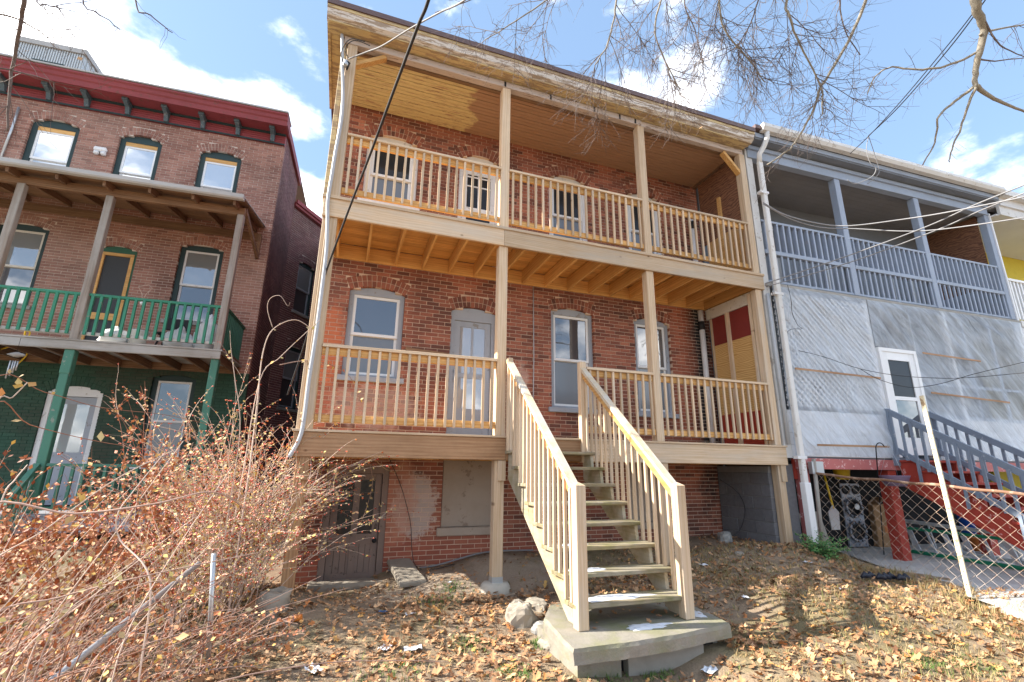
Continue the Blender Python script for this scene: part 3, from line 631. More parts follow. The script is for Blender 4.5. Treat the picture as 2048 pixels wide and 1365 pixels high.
rough_prism(poly, -1.915, -1.8).build('top_slab', G['slab_mossy'], cs)
MB().box(-.66, -.25, -.36, .5, -.52, -.116).build('footing_block', G['slab_mossy'], cs); MB().box(-.17, .62, -.345, .5, -.52, -.117).build('footing_block', G['concrete'], cs); MB().box(.68, .86, -.25, .5, -.5, -.118).build('footing_block', G['concrete'], cs)
MB().box(-.60, .8, -.26, .45, -.5, -.13).build('footing_core', G['unlit_black'], cs)
# footing under the middle post, entry stones
pd = thing('post_footing', 'rough round concrete footing under the middle porch post', 'footing', (XB+.07, .11, -1.9))
m = MB(); prof = [(.19, -.2), (.20, -.02), (.19, .03), (.17, .06)]; m.lathe(prof, 14); m.v = [(x*(1+.12*mnoise.noise(Vector((x*6, y*6, z*6)))), y*(1+.12*mnoise.noise(Vector((x*6, y*6, z*6+3)))), z+.02*mnoise.noise(Vector((x*7, y*7, 1)))) for x, y, z in m.v]; m.build('pad', G['concrete_pad'], pd)
ts = thing('threshold_stone', 'long pale stone step at the foot of the basement door', 'stone', (.80, 1.22, -2.0))
m = rough_prism([(-.5, -.14), (.48, -.12), (.5, .14), (-.5, .15)], -.12, .05, .02, .07, 0, 0, 0); m.build('stone', G['stone'], ts)
sb = thing('stone_board', 'flat pale stone slab leaning on the ground beside the basement door', 'slab', (1.55, 1.02, -1.83), R(8))
m = rough_prism([(-.17, -.42), (.19, -.40), (.17, .42), (-.16, .40)], -.03, .03, .008, .08, 0, 0, 0); o = m.build('slab', G['stone'], sb, rot=(R(11), 0, 0))
# ------------------------------------------------------------------ left neighbour
class Frame:
    def __init__(s, O, deg):
        a = R(deg); s.O = np.array(O, float); s.ex = np.array([math.cos(a), math.sin(a), 0]); s.ey = np.array([-math.sin(a), math.cos(a), 0]); s.rz = a
    def on(s, px, py, yl=0.0):
        d = ray(px, py); t = ((s.O-CAM)@s.ey+yl)/(d@s.ey); Q = CAM+t*d-s.O; return Vector((Q@s.ex, yl, Q[2]))
    def onx(s, px, py, xl=0.0):
        d = ray(px, py); t = ((s.O-CAM)@s.ex+xl)/(d@s.ex); Q = CAM+t*d-s.O; return Vector((xl, Q@s.ey, Q[2]))
    def onz(s, px, py, z): Q = onZ(px, py, z)-s.O; return Vector((Q@s.ex, Q@s.ey, z-s.O[2]))
    def world(s, v): return s.O+v[0]*s.ex+v[1]*s.ey+np.array([0, 0, v[2]])
LF = Frame((0, 6.0, 0), -2.5)
paint('maroon', (.26, .052, .058), .55, (.17, .06, .05), .06, .35); paint('bracket_blue', (.085, .115, .13), .6, (.16, .17, .17), .1, .3); paint('teal_trim', (.03, .055, .058), .6, None, dirt=.3)
paint('green_rail', (.035, .215, .135), .5, (.16, .19, .15), .05, .3); paint('green_post', (.065, .20, .145), .55, (.20, .24, .20), .06, .3); paint('green_dark', (.035, .115, .075), .6, None, dirt=.3)
paint('gutter_grey', (.42, .42, .41), .45, None, dirt=.3); paint('grey_deck', (.33, .34, .38), .6, (.24, .23, .23), .1, .3); paint('siding_metal', (.50, .53, .54), .45, None, dirt=.15, metal=.3)
LH = thing('brick_row_house', 'three storey brick house with maroon bracketed cornice and green painted ground floor', 'house', tuple(LF.O), LF.rz)
XR_ = -1.64
UWs = [(-9.0, -8.1, 5.6, 7.25, .12), (-6.98, -6.04, 5.6, 7.27, .12), (-5.24, -4.35, 5.6, 7.25, .12), (-3.52, -2.58, 5.6, 7.2, .12)]
MWs = [(-6.98, -6.06, 2.80, 4.60, .08), (-3.52, -2.60, 2.76, 4.60, .09)]; MD = (-5.10, -4.34, 1.80, 4.32, .09)
GWs = [(-5.34, -4.36, -1.25, 1.02, .13), (-3.52, -2.68, -.45, 1.42, .08), (-7.4, -6.45, -.4, 1.2, .08)]
brickwork(LH, -9.4, XR_, -1.75, 7.86, (G['brick_left'], G['mortar_left']), UWs+MWs+[MD]+GWs, 0.0, 300, zsplit=1.62, mats2=(G['brick_green'], G['mortar_green']), rings=2,
          score=lambda x, z: (0 if z > 5.3 else 50)+(x+2.6)**2+(z-6.5)**2)
part(LH, 'inner_wall', G['unlit_black'], -9.3, XR_-.25, .27, .31, -1.7, 7.8)
for k, w_ in enumerate(UWs):
    window(LH, *w_, 0.0, G['teal_trim'], G['vinyl_white'], G['glass_pale'], G['glass_pale'], jamb=.11, dep=.07, headz=.02, inner=(.10, G['pine_warm_x']))
for w_ in MWs: window(LH, *w_, 0.0, G['teal_trim'], G['cream_trim'] if w_[0] < -6 else G['white_trim'], G['glass_blind'], G['glass'], jamb=.10, dep=.07, sill=G['stone_grey'])
window(LH, *GWs[1], 0.0, G['teal_trim'], G['white_trim'], G['glass'], G['glass_screen'], jamb=.09, dep=.06, sill=G['white_trim']); window(LH, *GWs[2], 0.0, G['teal_trim'], G['white_trim'], G['glass'], G['glass_screen'], jamb=.09, dep=.06)
a, c, zb, zs, rs = MD
d = MB().box(a+.003, a+.06, .05, .19, zb, zs-.07).box(c-.06, c-.003, .05, .19, zb, zs-.07).prism(arched(a+.003, c-.003, zs-.07, zs, rs-.004), .049, .19).build('door', G['green_dark'], LH)
MB().box(a+.06, a+.13, .04, .08, zb, zs-.14).box(c-.13, c-.06, .04, .08, zb, zs-.14).box(a+.06, c-.06, .041, .079, zs-.139, zs-.07).box(a+.13, c-.13, .041, .079, zb+.85, zb+1.0).build('screen_frame', G['pine_warm_x'], d)
MB().box(a+.12, c-.12, .085, .09, zb, zs-.13).build('screen', G['screen'], d)
a, c, zb, zs, rs = GWs[0]
d = MB().box(a+.003, a+.10, .04, .19, zb, zs-.05).box(c-.10, c-.003, .04, .19, zb, zs-.05).prism(arched(a+.003, c-.003, zs-.09, zs, rs-.004), .039, .19).build('door', G['white_trim'], LH)
MB().box(a+.10, c-.10, .08, .11, zb, zb+.95).box(a+.10, a+.22, .081, .109, zb+.95, zs-.1).box(c-.22, c-.10, .081, .109, zb+.95, zs-.1).box(a+.22, c-.22, .082, .108, zs-.25, zs-.1).box(a+.22, c-.22, .082, .108, zb+.951, zb+1.03).build('leaf', G['grey_trim'], d)
MB().box(a+.2, c-.2, .092, .097, zb+.9, zs-.2).build('pane', G['glass_lace'], d)
# cornice
cn = MB(); cn.box(-9.4, XR_-.005, -.03, .1, 7.80, 8.12, mi=0); co = cn.build('cornice', G['maroon'], LH)
for z in (7.90, 7.96, 8.02): MB().box(-9.4, XR_-.003, -.042, -.031, z, z+.04).build('frieze_strip', G['maroon'], co)
MB().box(-9.4, XR_-.002, -.055, -.031, 7.795, 7.835).build('bed_strip', G['teal_trim'], co); MB().box(-9.4, XR_-.002, -.07, -.031, 8.07, 8.121).build('bed_strip', G['teal_trim'], co)
MB().box(-9.4, XR_+.06, -.44, .1, 8.122, 8.15).build('soffit', G['maroon'], co)
MB().prism([(-.45, 8.10), (-.47, 8.22), (-.50, 8.25), (-.52, 8.33), (-.56, 8.36), (-.56, 8.40), (-.1, 8.42), (-.1, 8.152), (-.44, 8.152), (-.44, 8.10)], -9.4, XR_+.08, 'x').build('fascia', G['maroon'], co)
MB().box(-9.4, XR_+.09, -.575, .0, 8.421, 8.46).build('roof_edge', G['gutter_grey'], co)
bk = MB().prism([(-.04, 7.83), (-.10, 7.83), (-.12, 7.90), (-.16, 7.98), (-.30, 8.03), (-.33, 8.119), (-.04, 8.119)], -.045, .045, 'x').box(-.06, .06, -.345, -.045, 8.05, 8.118).mesh('bracket', G['bracket_blue'])
for px, py in ((5, 152), (97, 172), (173, 187), (255, 203), (332, 219), (405, 236), (475, 252), (544, 268)):
    x = LF.on(px, py, -.2).x; link('bracket', bk, co, (x, 0, 0))
part(LH, 'roof', G['roof_metal'], -9.4, XR_+.05, .1, 9, 8.38, 8.44)
# side wall and the splayed wall at the end of the alley
def rotwall(L_, z0, z1, loc, rz, ops=[]):
    hold = []
    n0 = set(bpy.data.objects.keys())
    brickwork(LH, 0, L_, z0, z1, (G['brick_side'], G['mortar_left']), ops, 0.0, 0)
    for nm in set(bpy.data.objects.keys())-n0: o = bpy.data.objects[nm]; o.location = loc; o.rotation_euler = (0, 0, rz)
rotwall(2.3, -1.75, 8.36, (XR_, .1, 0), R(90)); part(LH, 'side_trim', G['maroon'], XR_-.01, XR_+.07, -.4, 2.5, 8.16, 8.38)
ang = R(56.5+2.5); AL = 3.4
ops = [(.55, 1.35, 4.15, 5.75, .07), (.5, 1.3, 1.2, 3.0, .07)]
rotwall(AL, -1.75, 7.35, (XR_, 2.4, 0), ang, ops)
for w_ in ops:
    w = window(LH, *w_, 0.0, G['teal_trim'], G['grey_trim'], G['glass_blind'], G['glass'], jamb=.07, dep=.06, sill=G['stone_grey']); w.location = (XR_, 2.4, 0); w.rotation_euler = (0, 0, ang)
o = MB().box(-.05, AL, -.09, .1, 7.36, 7.50).box(-.05, AL, -.14, -.091, 7.44, 7.56).build('wing_cornice', G['maroon'], LH, (XR_, 2.4, 0), (0, 0, ang))
# little light fitting and pipe
MB().cbox(-.13, .13, -.1, .0, -.06, .06, .03).lathe([(.05, -.02), (.06, -.07), (.03, -.1)], 12, (-.06, -.06, -.05)).lathe([(.05, -.02), (.06, -.07), (.03, -.1)], 12, (.08, -.06, -.05)).build('light_fitting', G['pvc_white'], LH, tuple(LF.on(203, 302, 0)))
q = [LF.on(38, 215, -.04), LF.on(25, 255, -.04), LF.on(0, 320, -.04)]; MB().tube(q, .025, 8).build('vent_pipe', G['galv'], LH)
# roof bulkhead
bh = thing('rooftop_bulkhead', 'pale corrugated metal stair bulkhead on the roof behind the maroon cornice', 'bulkhead', tuple(LF.O), LF.rz)
yb = 2.6; tl, tr = LF.on(41, 75, yb), LF.on(173, 104, yb); xa, xb, zt = tl.x, tr.x, (tl.z+tr.z)/2
m = MB(); n = 26
for k in range(n):
    u = xa+(xb-xa)*k/n; wd = (xb-xa)/n; m.box(u, u+wd*.55, yb-.03, yb+.02, 8.4, zt-.16); m.box(u+wd*.55, u+wd, yb, yb+.02, 8.4, zt-.161)
m.build('front_panel', G['siding_metal'], bh)
m = MB()
for k in range(20): u = yb+.02+k*.12; m.box(xb-.03, xb+.02 if k % 2 else xb, u, u+.12, 8.4, zt-.16)
m.build('side_panel', G['siding_metal'], bh); part(bh, 'roof_trim', G['gutter_grey'], xa-.06, xb+.06, yb-.07, yb+2.5, zt-.16, zt)
part(bh, 'louver', G['teal_trim'], xa+(xb-xa)*.28, xa+(xb-xa)*.75, yb-.05, yb-.031, 9.9, LF.on(110, 128, yb).z)

# left porch
LP = thing('wooden_porch', 'weathered two storey porch with green balusters on the brick house', 'porch', tuple(LF.O), LF.rz)
PF = -1.7; posts = [-5.78, -4.34, -1.97]; ZD = 1.79
for x in posts+[-7.9]:
    cpart(LP, 'post', G['grey_wood_z'], x, x+.13, PF, PF+.13, ZD, 4.80, c=.01)
    cpart(LP, 'lower_post', G['green_post'], x-.01, x+.13, PF+.02, PF+.15, -1.3 if x > -3 else -1.27, 1.60, c=.01)
    if x == -4.34: cpart(LP, 'post_block', G['green_post'], x-.02, x+.14, PF+.01, PF+.16, 1.15, 1.60, c=.01)
cpart(LP, 'header', G['brown_wood_x'], -8.2, -1.84, PF+.02, PF+.11, 4.80, 4.97); cpart(LP, 'deck_beam', G['grey_wood_x'], -8.2, -1.82, PF-.02, PF+.03, 1.60, 1.76, c=.006)
for k in range(11): part(LP, 'deck_board', G['grey_wood_x'], -8.2, -1.80, PF-.03+k*.157, PF-.03+k*.157+.15, 1.762, 1.79)
for k in range(12): part(LP, 'joist', G['brown_wood_y'], -8.1+k*.56, -8.05+k*.56, PF+.035, -.02, 1.60, 1.755)
part(LP, 'ledger', G['brown_wood_x'], -8.2, -1.85, -.05, -.012, 1.60, 1.757)
# shed roof
def roofz(y): return 5.03+(y-PF)*.18
for k in range(9): MB().bar((-8.1+k*.765, PF-.28, roofz(PF-.28)-.06), (-8.1+k*.765, -.03, roofz(-.03)-.06), .05, .13).build('rafter', G['brown_wood_y'], LP)
for k in range(9):
    y = PF-.3+k*.222; MB().prism([(y, roofz(y)+.01), (y+.215, roofz(y+.215)+.01), (y+.215, roofz(y+.215)+.035), (y, roofz(y)+.035)], -8.3, -1.80, 'x').build('sheathing_board', G['brown_wood_x'], LP)
MB().prism([(PF-.32, roofz(PF-.32)+.04), (-.02, roofz(0)+.04), (-.02, roofz(0)+.06), (PF-.32, roofz(PF-.32)+.06)], -8.3, -1.78, 'x').build('roof_sheet', G['gutter_grey'], LP)
MB().prism([(PF-.42, 5.06), (PF-.42, 4.98), (PF-.40, 4.95), (PF-.33, 4.94), (PF-.31, 4.95), (PF-.31, 5.04)], -8.3, -1.79, 'x').build('gutter', G['gutter_grey'], LP)
part(LP, 'wall_plate', G['brown_wood_x'], -8.2, -1.84, -.06, -.012, 4.98, 5.16)
MB().bar((-1.86, -.08, 4.55), (-1.86, PF+.1, 4.98), .06, .09).bar((-1.86, -.045, 4.5), (-1.86, -.045, 5.1), .07, .07, (0, 1, 0)).build('side_brace', G['brown_wood_y'], LP)
gb = {}
def green_rail(x0, x1, zt, zb, y, sp=.135, m='green_rail', bm_='grey_wood_x'):
    r = MB().cbox(x0, x1, y, y+.09, zt-.05, zt, .004).build('railing', G[m], LP); MB().cbox(x0, x1, y+.02, y+.07, zb, zb+.06, .004).build('bottom_rail', G[bm_], r)
    h = round(zt-.05-zb, 3)
    if (h, m) not in gb: gb[(h, m)] = MB().cbox(-.024, .024, 0, .04, 0, h, .003, rnd=0.0).mesh('baluster', G[m])
    n = int((x1-x0)/sp)
    for k in range(n): link('baluster', gb[(h, m)], r, (x0+(k+.5)*(x1-x0)/n, y-.012, zb))
green_rail(-7.77, -5.78, 2.72, 1.90, PF+.03); green_rail(-5.65, -4.34, 2.72, 1.90, PF+.03); green_rail(-4.21, -1.97, 2.72, 1.90, PF+.03)
r = MB().bar((-1.89, PF+.13, 2.70), (-1.89, -.02, 2.70), .06, .05).build('side_railing', G['green_dark'], LP)
for k in range(12): MB().box(-1.905, -1.875, PF+.2+k*.125, PF+.24+k*.125, 1.85, 2.68).build('baluster', G['green_dark'], r)
MB().bar((-1.89, PF+.13, 1.86), (-1.89, -.02, 1.86), .05, .06).build('bottom_rail', G['brown_wood_y'], r)
green_rail(-4.2, -1.97, -.44, -1.22, PF+.03, .15, 'green_post', 'green_post')
for k in range(11): part(LP, 'lower_deck_board', G['grey_deck'], -8.2, -1.80, PF-.03+k*.157, PF-.03+k*.157+.152, -1.31, -1.28)
part(LP, 'lower_fascia', G['grey_deck'], -8.2, -1.82, PF-.02, PF+.02, -1.58, -1.315)
MB().bar(tuple(LF.on(75, 930, PF)), tuple(LF.on(5, 1015, PF-.6)), .09, .07).build('stair_handrail', G['green_post'], LP)
for k in range(5):
    q = LF.on(70-14*k, 938+17*k, PF-.12*k); MB().box(q.x-.02, q.x+.02, q.y-.02, q.y+.02, -1.5, q.z-.02).build('stair_baluster', G['green_post'], LP)
for k in range(3): part(LP, 'step', G['grey_deck'], -5.9, -4.4, PF-.34-.28*k, PF-.05-.28*k, -1.60-.1*k, -1.47-.1*k)
# things on the left porch
def bag(name, label, frame, x, y, z, sx, sy, sz, m, seed):
    t = thing(name, label, 'bag', tuple(frame.world((x, y, z))), frame.rz, 'full bags on the old porch')
    mm = MB(); nu, nv = 22, 16; vs = []
    for j in range(nv+1):
        ph = math.pi*j/nv
        for i in range(nu):
            th = 2*math.pi*i/nu; v = Vector((math.cos(th)*math.sin(ph), math.sin(th)*math.sin(ph), -math.cos(ph)))
            k = 1+.22*mnoise.noise(v*1.8+Vector((seed, 0, 0)))+.12*mnoise.noise(v*5+Vector((0, seed, 0)))
            if v.z > .75: k *= 1+(v.z-.75)*1.0; v = Vector((v.x*.55, v.y*.55, v.z))
            vs.append((v.x*sx*k, v.y*sy*k, max(-sz*.75, v.z*sz*k)+sz*.75))
    mm.add(vs, [(j*nu+i, j*nu+(i+1) % nu, (j+1)*nu+(i+1) % nu, (j+1)*nu+i) for j in range(nv) for i in range(nu)], smooth=True); mm.build('sack', m, t)
plain('white_plastic', (.72, .73, .74), .35, .15, 5); plain('beige_plastic', (.60, .53, .44), .4, .1, 5)
bag('plastic_bag', 'bulging white plastic bag between the bucket and the corner post', LF, -2.75, -1.2, ZD, .3, .26, .26, G['white_plastic'], 1.0)
bag('plastic_bag', 'tall white plastic bag leaning on the weathered corner post', LF, -2.25, -1.25, ZD, .22, .22, .42, G['white_plastic'], 5.0)
bag('plastic_bag', 'low white plastic bag behind the green balusters by the bucket', LF, -3.85, -1.2, ZD, .26, .22, .22, G['white_plastic'], 9.0)
bu = thing('bucket', 'white plastic bucket on the old porch deck beside the bags', 'bucket', tuple(LF.world((-3.45, -1.25, ZD)))); MB().lathe([(.13, 0), (.165, .33), (.175, .335), (.175, .36), (.165, .36)], 24).build('pail', G['white_plastic'], bu); MB().tube([(-.17*math.cos(t), -.02-.06*math.sin(t), .34-.1*math.sin(t)) for t in np.linspace(0, math.pi, 12)], .004, 5).build('handle', G['galv'], bu)
ch = thing('folding_chair', 'black chair behind the green balusters below the window', 'chair', tuple(LF.world((-3.05, -.75, ZD))), LF.rz)
MB().cbox(-.25, .25, -.22, .22, .42, .45, .01).build('seat', G['black_rubber'], ch); MB().cbox(-.25, .25, .2, .23, .6, .86, .01).build('backrest', G['black_rubber'], ch)
for sx in (-.24, .24):
    MB().bar((sx, -.22, 0), (sx, .1, .44), .025, .025).build('leg', G['black_rubber'], ch); MB().bar((sx, .25, 0), (sx, .21, .86), .025, .025).build('leg', G['black_rubber'], ch)
wc = thing('wind_chime', 'hanging wind chime with a small bird and metal tubes under the old porch', 'wind chime', tuple(LF.world(LF.on(35, 700, PF-.1))))
MB().tube([(0, 0, .22), (0, 0, -.05)], .003, 4).build('string', G['black_rubber'], wc)
m = MB(); m.lathe([(.004, -.13), (.02, -.09), (.045, -.02), (.05, .03), (.03, .07), (.032, .09), (.02, .115), (.003, .14)], 12, (0, 0, -.09), 'x'); m.build('bird', G['stone_grey'], wc)
for k, dx in enumerate((-.05, -.015, .02, .05)): MB().tube([(dx, .01*(k % 2), -.2), (dx, .01*(k % 2), -.52+.05*k)], .012, 8).build('chime_tube', G['galv'], wc)
# ------------------------------------------------------------------ right neighbour
RF = Frame((7.75, 0, 0), -2.2)
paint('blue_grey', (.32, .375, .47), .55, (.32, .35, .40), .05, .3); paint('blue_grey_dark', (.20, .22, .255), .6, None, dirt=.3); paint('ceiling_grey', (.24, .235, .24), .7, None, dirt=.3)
paint('gutter_white', (.66, .65, .63), .45, (.45, .41, .36), .06, .3); paint('barn_red', (.38, .052, .034), .6, (.55, .30, .27), .05, .3); paint('red_pink', (.46, .14, .13), .6, (.62, .40, .38), .12, .3)
paint('siding_white', (.66, .66, .67), .55, None, dirt=.2); plain('yellow_wall', (.62, .50, .06), .7, .15)
RH = thing('row_house', 'blue grey row house whose lower porch is wrapped in clear plastic', 'house', tuple(RF.O), RF.rz)
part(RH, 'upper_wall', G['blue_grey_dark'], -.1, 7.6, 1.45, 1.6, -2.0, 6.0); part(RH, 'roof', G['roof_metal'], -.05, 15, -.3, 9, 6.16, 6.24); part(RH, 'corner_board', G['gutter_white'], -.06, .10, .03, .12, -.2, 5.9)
for x in (1.2, 3.4, 5.6): window(RH, x, x+.85, 3.7, 5.2, .06, 1.40, G['white_trim'], G['vinyl_white'], G['glass_dark'], G['glass_screen'], dep=-.02)
gt = MB().prism([(-.36, 6.28), (-.37, 6.20), (-.33, 6.13), (-.24, 6.12), (-.23, 6.26)], .1, 7.35, 'x').build('gutter', G['gutter_white'], RH)
MB().prism([(-.22, 6.02), (-.22, 6.12), (-.0, 6.13), (-.0, 6.02)], .0, 7.3, 'x').build('fascia', G['blue_grey'], RH); part(RH, 'soffit', G['blue_grey_dark'], .0, 7.3, -.2, .0, 5.99, 6.018)
RP = thing('blue_grey_porch', 'blue grey upper porch with a double tier of slatted railing', 'porch', tuple(RF.O), RF.rz)
cpart(RP, 'header', G['blue_grey'], -.02, 7.2, 0, .14, 5.70, 5.985); part(RP, 'header_cap', G['blue_grey'], -.02, 7.2, -.04, -.001, 5.88, 5.96)
for k in range(10): part(RP, 'ceiling_board', G['ceiling_grey'], 0, 7.2, .142+k*.13, .142+k*.13+.126, 5.80, 5.82)
for x in (2.27, 4.66, 7.08): cpart(RP, 'post', G['blue_grey'], x, x+.15, .02, .17, 3.02, 5.70, c=.008)
part(RP, 'corner_strip', G['vinyl_white'], 7.235, 7.28, .0, .12, -.3, 5.75)
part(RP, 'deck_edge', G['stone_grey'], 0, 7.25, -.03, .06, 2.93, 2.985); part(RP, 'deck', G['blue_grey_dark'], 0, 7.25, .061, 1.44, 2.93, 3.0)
m1 = MB().cbox(-.019, .019, 0, .09, 0, .60, .003, rnd=0.0).mesh('slat', G['blue_grey']); m2 = MB().cbox(-.019, .019, 0, .04, 0, .56, .003, rnd=0.0).mesh('baluster', G['blue_grey'])
for x0, x1 in ((.12, 2.27), (2.43, 4.66), (4.82, 7.08)):
    r = cpart(RP, 'railing', G['blue_grey'], x0, x1, .03, .12, 4.30, 4.345); MB().cbox(x0, x1, .025, .125, 3.62, 3.70, .004).build('middle_rail', G['blue_grey'], r); MB().cbox(x0, x1, .04, .10, 3.03, 3.075, .004).build('bottom_rail', G['blue_grey'], r); MB().box((x0+x1)/2-.04, (x0+x1)/2+.04, .04, .1, 2.99, 3.03).build('foot_block', G['blue_grey'], r)
    n = int((x1-x0)/.145)
    for k in range(n):
        x = x0+(k+.5)*(x1-x0)/n; link('slat', m1, r, (x, .03, 3.70)); link('baluster', m2, r, (x+.02, .04, 3.07))
part(RP, 'end_partition', G['plywood_red'], 7.10, 7.12, .2, 1.44, 3.9, 5.75); part(RP, 'end_partition', G['blue_grey'], 7.10, 7.12, .2, 1.44, 3.0, 3.9)
# enclosed lower porch: siding, lattice, door, plastic
for k in range(4): part(RH, 'siding_board', G['siding_white'], .1, 2.5, .02+.004*(k % 2), .05, -.17+k*.2, .025+k*.2)
for k in range(4): part(RH, 'siding_board', G['siding_white'], 3.58, 7.2, .02+.004*(k % 2), .05, -.17+k*.2, .025+k*.2)
lt = MB()
for x0, x1, z0, z1 in ((.15, 2.45, .7, 2.85),):
    for k in range(-30, 40):
        for s_ in (1, -1):
            u = x0+k*.13; pa = []
            for z in (z0, z1):
                pa.append((u+s_*(z-z0) if s_ > 0 else u+(z1-z0)-(z-z0)*1, z))
            (ua, za_), (ub, zb_) = pa
            t0, t1 = 0.0, 1.0
            dx = ub-ua
            ta, tb = (x0-ua)/dx, (x1-ua)/dx
            lo, hi = min(ta, tb), max(ta, tb); t0, t1 = max(t0, lo), min(t1, hi)
            if t1-t0 > .02: lt.bar((ua+dx*t0, .03+.008*s_, za_+(zb_-za_)*t0), (ua+dx*t1, .03+.008*s_, za_+(zb_-za_)*t1), .04, .006, (0, 1, 0))
lt.v = [(x, y, z) for x, y, z in lt.v]; lt.build('lattice', G['siding_white'], RH)
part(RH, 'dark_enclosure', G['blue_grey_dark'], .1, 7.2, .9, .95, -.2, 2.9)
part(RH, 'enclosure_floor', G['blue_grey_dark'], .1, 7.2, .06, 1.4, -.2, -.15)
for x in (2.42, 4.7, 7.1): part(RH, 'post', G['siding_white'], x, x+.1, .02, .1, -.15, 2.92)
part(RH, 'stud_rail', G['blue_grey'], 3.6, 7.1, .06, .1, 1.3, 1.36); part(RH, 'stud_rail', G['blue_grey'], 3.6, 7.1, .06, .1, .62, .7)
for x in (5.3, 6.2): part(RH, 'stud', G['blue_grey'], x, x+.06, .06, .1, .62, 2.9)
dr = MB().box(2.52, 2.60, -.05, .06, -.15, 1.95).box(3.47, 3.55, -.05, .06, -.15, 1.95).box(2.60, 3.47, -.049, .06, 1.88, 1.951).build('door', G['vinyl_white'], RH); dr['label'] = 'white storm door with two dark panes'
MB().box(2.60, 2.74, -.03, .01, -.1, 1.88).box(3.33, 3.47, -.03, .01, -.1, 1.88).box(2.74, 3.33, -.029, .009, 1.72, 1.88).box(2.74, 3.33, -.029, .009, .93, 1.0).box(2.74, 3.33, -.029, .009, -.1, .22).build('leaf', G['vinyl_white'], dr)
MB().box(2.72, 3.35, -.012, -.008, .98, 1.74).build('pane', G['glass_dark'], dr); MB().box(2.72, 3.35, -.012, -.008, .2, .95).build('pane', G['glass'], dr)
b = NB('plastic_sheet'); o = b.pos(); q = b.map(o, (1.2, 1, .8), rot=(0, R(-38), 0))
w1 = b.noise(b.map(q, (1.4, 1.4, 8)), 1.0, 4, .6, .8); w2 = b.noise(b.map(o, (5, 5, 1.2)), 1.0, 4, .6, .5); w3 = b.noise(o, 1.1, 3)
hh = b.math('ADD', b.math('MULTIPLY', w1, 1.0), b.math('MULTIPLY', w2, .35))
tr_ = b.n('ShaderNodeBsdfTransparent'); tl_ = b.n('ShaderNodeBsdfTranslucent'); tl_.inputs[0].default_value = (.8, .85, .92, 1)
b.fin((.80, .88, .98), .28, Specular_IOR_Level=.6); b.bump(hh, 1.0, .08)
m1_ = b.n('ShaderNodeMixShader'); m1_.inputs[0].default_value = .3; b.l(b.p.outputs[0], m1_.inputs[1]); b.l(tl_.outputs[0], m1_.inputs[2])
m2_ = b.n('ShaderNodeMixShader'); b.l(b.ramp(b.math('ADD', b.math('MULTIPLY', w1, .6), b.math('MULTIPLY', w3, .5)), (.30, .78), (.72, .26)), m2_.inputs[0]); b.l(m1_.outputs[0], m2_.inputs[1]); b.l(tr_.outputs[0], m2_.inputs[2]); b.l(m2_.outputs[0], b.out.inputs[0])
PS = thing('plastic_sheeting', 'wrinkled translucent plastic sheeting stapled over the lower porch of the blue grey house', 'plastic sheet', tuple(RF.O), RF.rz)
def sheet(x0, x1, z0, z1, seed, cx, cz):
    nx_, nz_ = int((x1-x0)/.035), int((z1-z0)/.035); vs = []
    for j in range(nz_+1):
        for i in range(nx_+1):
            x, z = x0+(x1-x0)*i/nx_, z0+(z1-z0)*j/nz_
            e = min(1, min(x-x0, x1-x, z-z0, z1-z)/.12)
            th = math.atan2(z-cz, x-cx); rr = math.hypot(z-cz, x-cx)
            wv = mnoise.noise(Vector((th*13+seed, rr*.5, 0)))*.05*min(1, rr) + mnoise.noise(Vector(((x+z)*2.6, (x-z)*.5, seed)))*.04
            vs.append((x, -.035-.03*e+wv*e, z))
    f = [(j*(nx_+1)+i, j*(nx_+1)+i+1, (j+1)*(nx_+1)+i+1, (j+1)*(nx_+1)+i) for j in range(nz_) for i in range(nx_)]
    MB().add(vs, f, smooth=True).build('sheet', G['plastic_sheet'], PS)
sheet(.10, 2.46, -.16, 2.93, 3, .3, 3.2); sheet(2.47, 3.6, 1.96, 2.93, 7, 2.4, 3.2); sheet(3.56, 7.22, -.16, 2.93, 11, 3.4, 3.4)
for x0, x1, z0, z1 in ((.25, 2.3, 1.34, 1.30), (.5, 2.2, .02, .03), (3.6, 5.3, 1.90, 1.86), (3.6, 5.9, 1.1, 1.02)): MB().bar((x0, -.135, z0), (x1, -.135, z1), .012, .035, (0, 0, 1)).build('batten', G['pine_old_x'], PS)
# downspout, boxes and cables on the corner
ds = thing('downspout', 'white rainwater downspout between the pine porch and the plastic sheeting', 'downspout', tuple(RF.O), RF.rz)
m = MB(); c0 = [(.24, -.28, 6.13), (.24, -.27, 6.02), (.2, -.2, 5.85), (.13, -.13, 5.70), (.12, -.12, 5.5)]; m.tube(c0, .05, 12); m.build('elbow', G['gutter_white'], ds)
MB().cbox(.07, .17, -.16, -.08, -.62, 5.52, .012).build('pipe', G['gutter_white'], ds); MB().cbox(.055, .185, -.18, -.07, -1.72, -.60, .008).build('pipe_cover', G['vinyl_white'], ds)
for z in (4.8, 2.7, -.22): MB().box(.0, .2, -.165, -.075, z, z+.05).build('clamp', G['pvc_white'], ds)
cdt = thing('conduit', 'grey electric conduit running down beside the white downspout', 'conduit', tuple(RF.O), RF.rz); MB().tube([(-.02, -.02, 2.75), (-.02, -.02, 1.6), (-.01, -.02, .02)], .032, 10).build('pipe', G['conduit_grey'], cdt)
jb = thing('junction_box', 'grey metal junction box on the red beam beside the downspout', 'box', tuple(RF.world((.42, -.1, -.36)))); MB().cbox(-.12, .12, -.04, .04, -.1, .1, .008).build('box', G['galv'], jb); MB().cbox(-.13, .13, -.05, -.041, -.105, .105, .004).build('lid', G['galv'], jb)
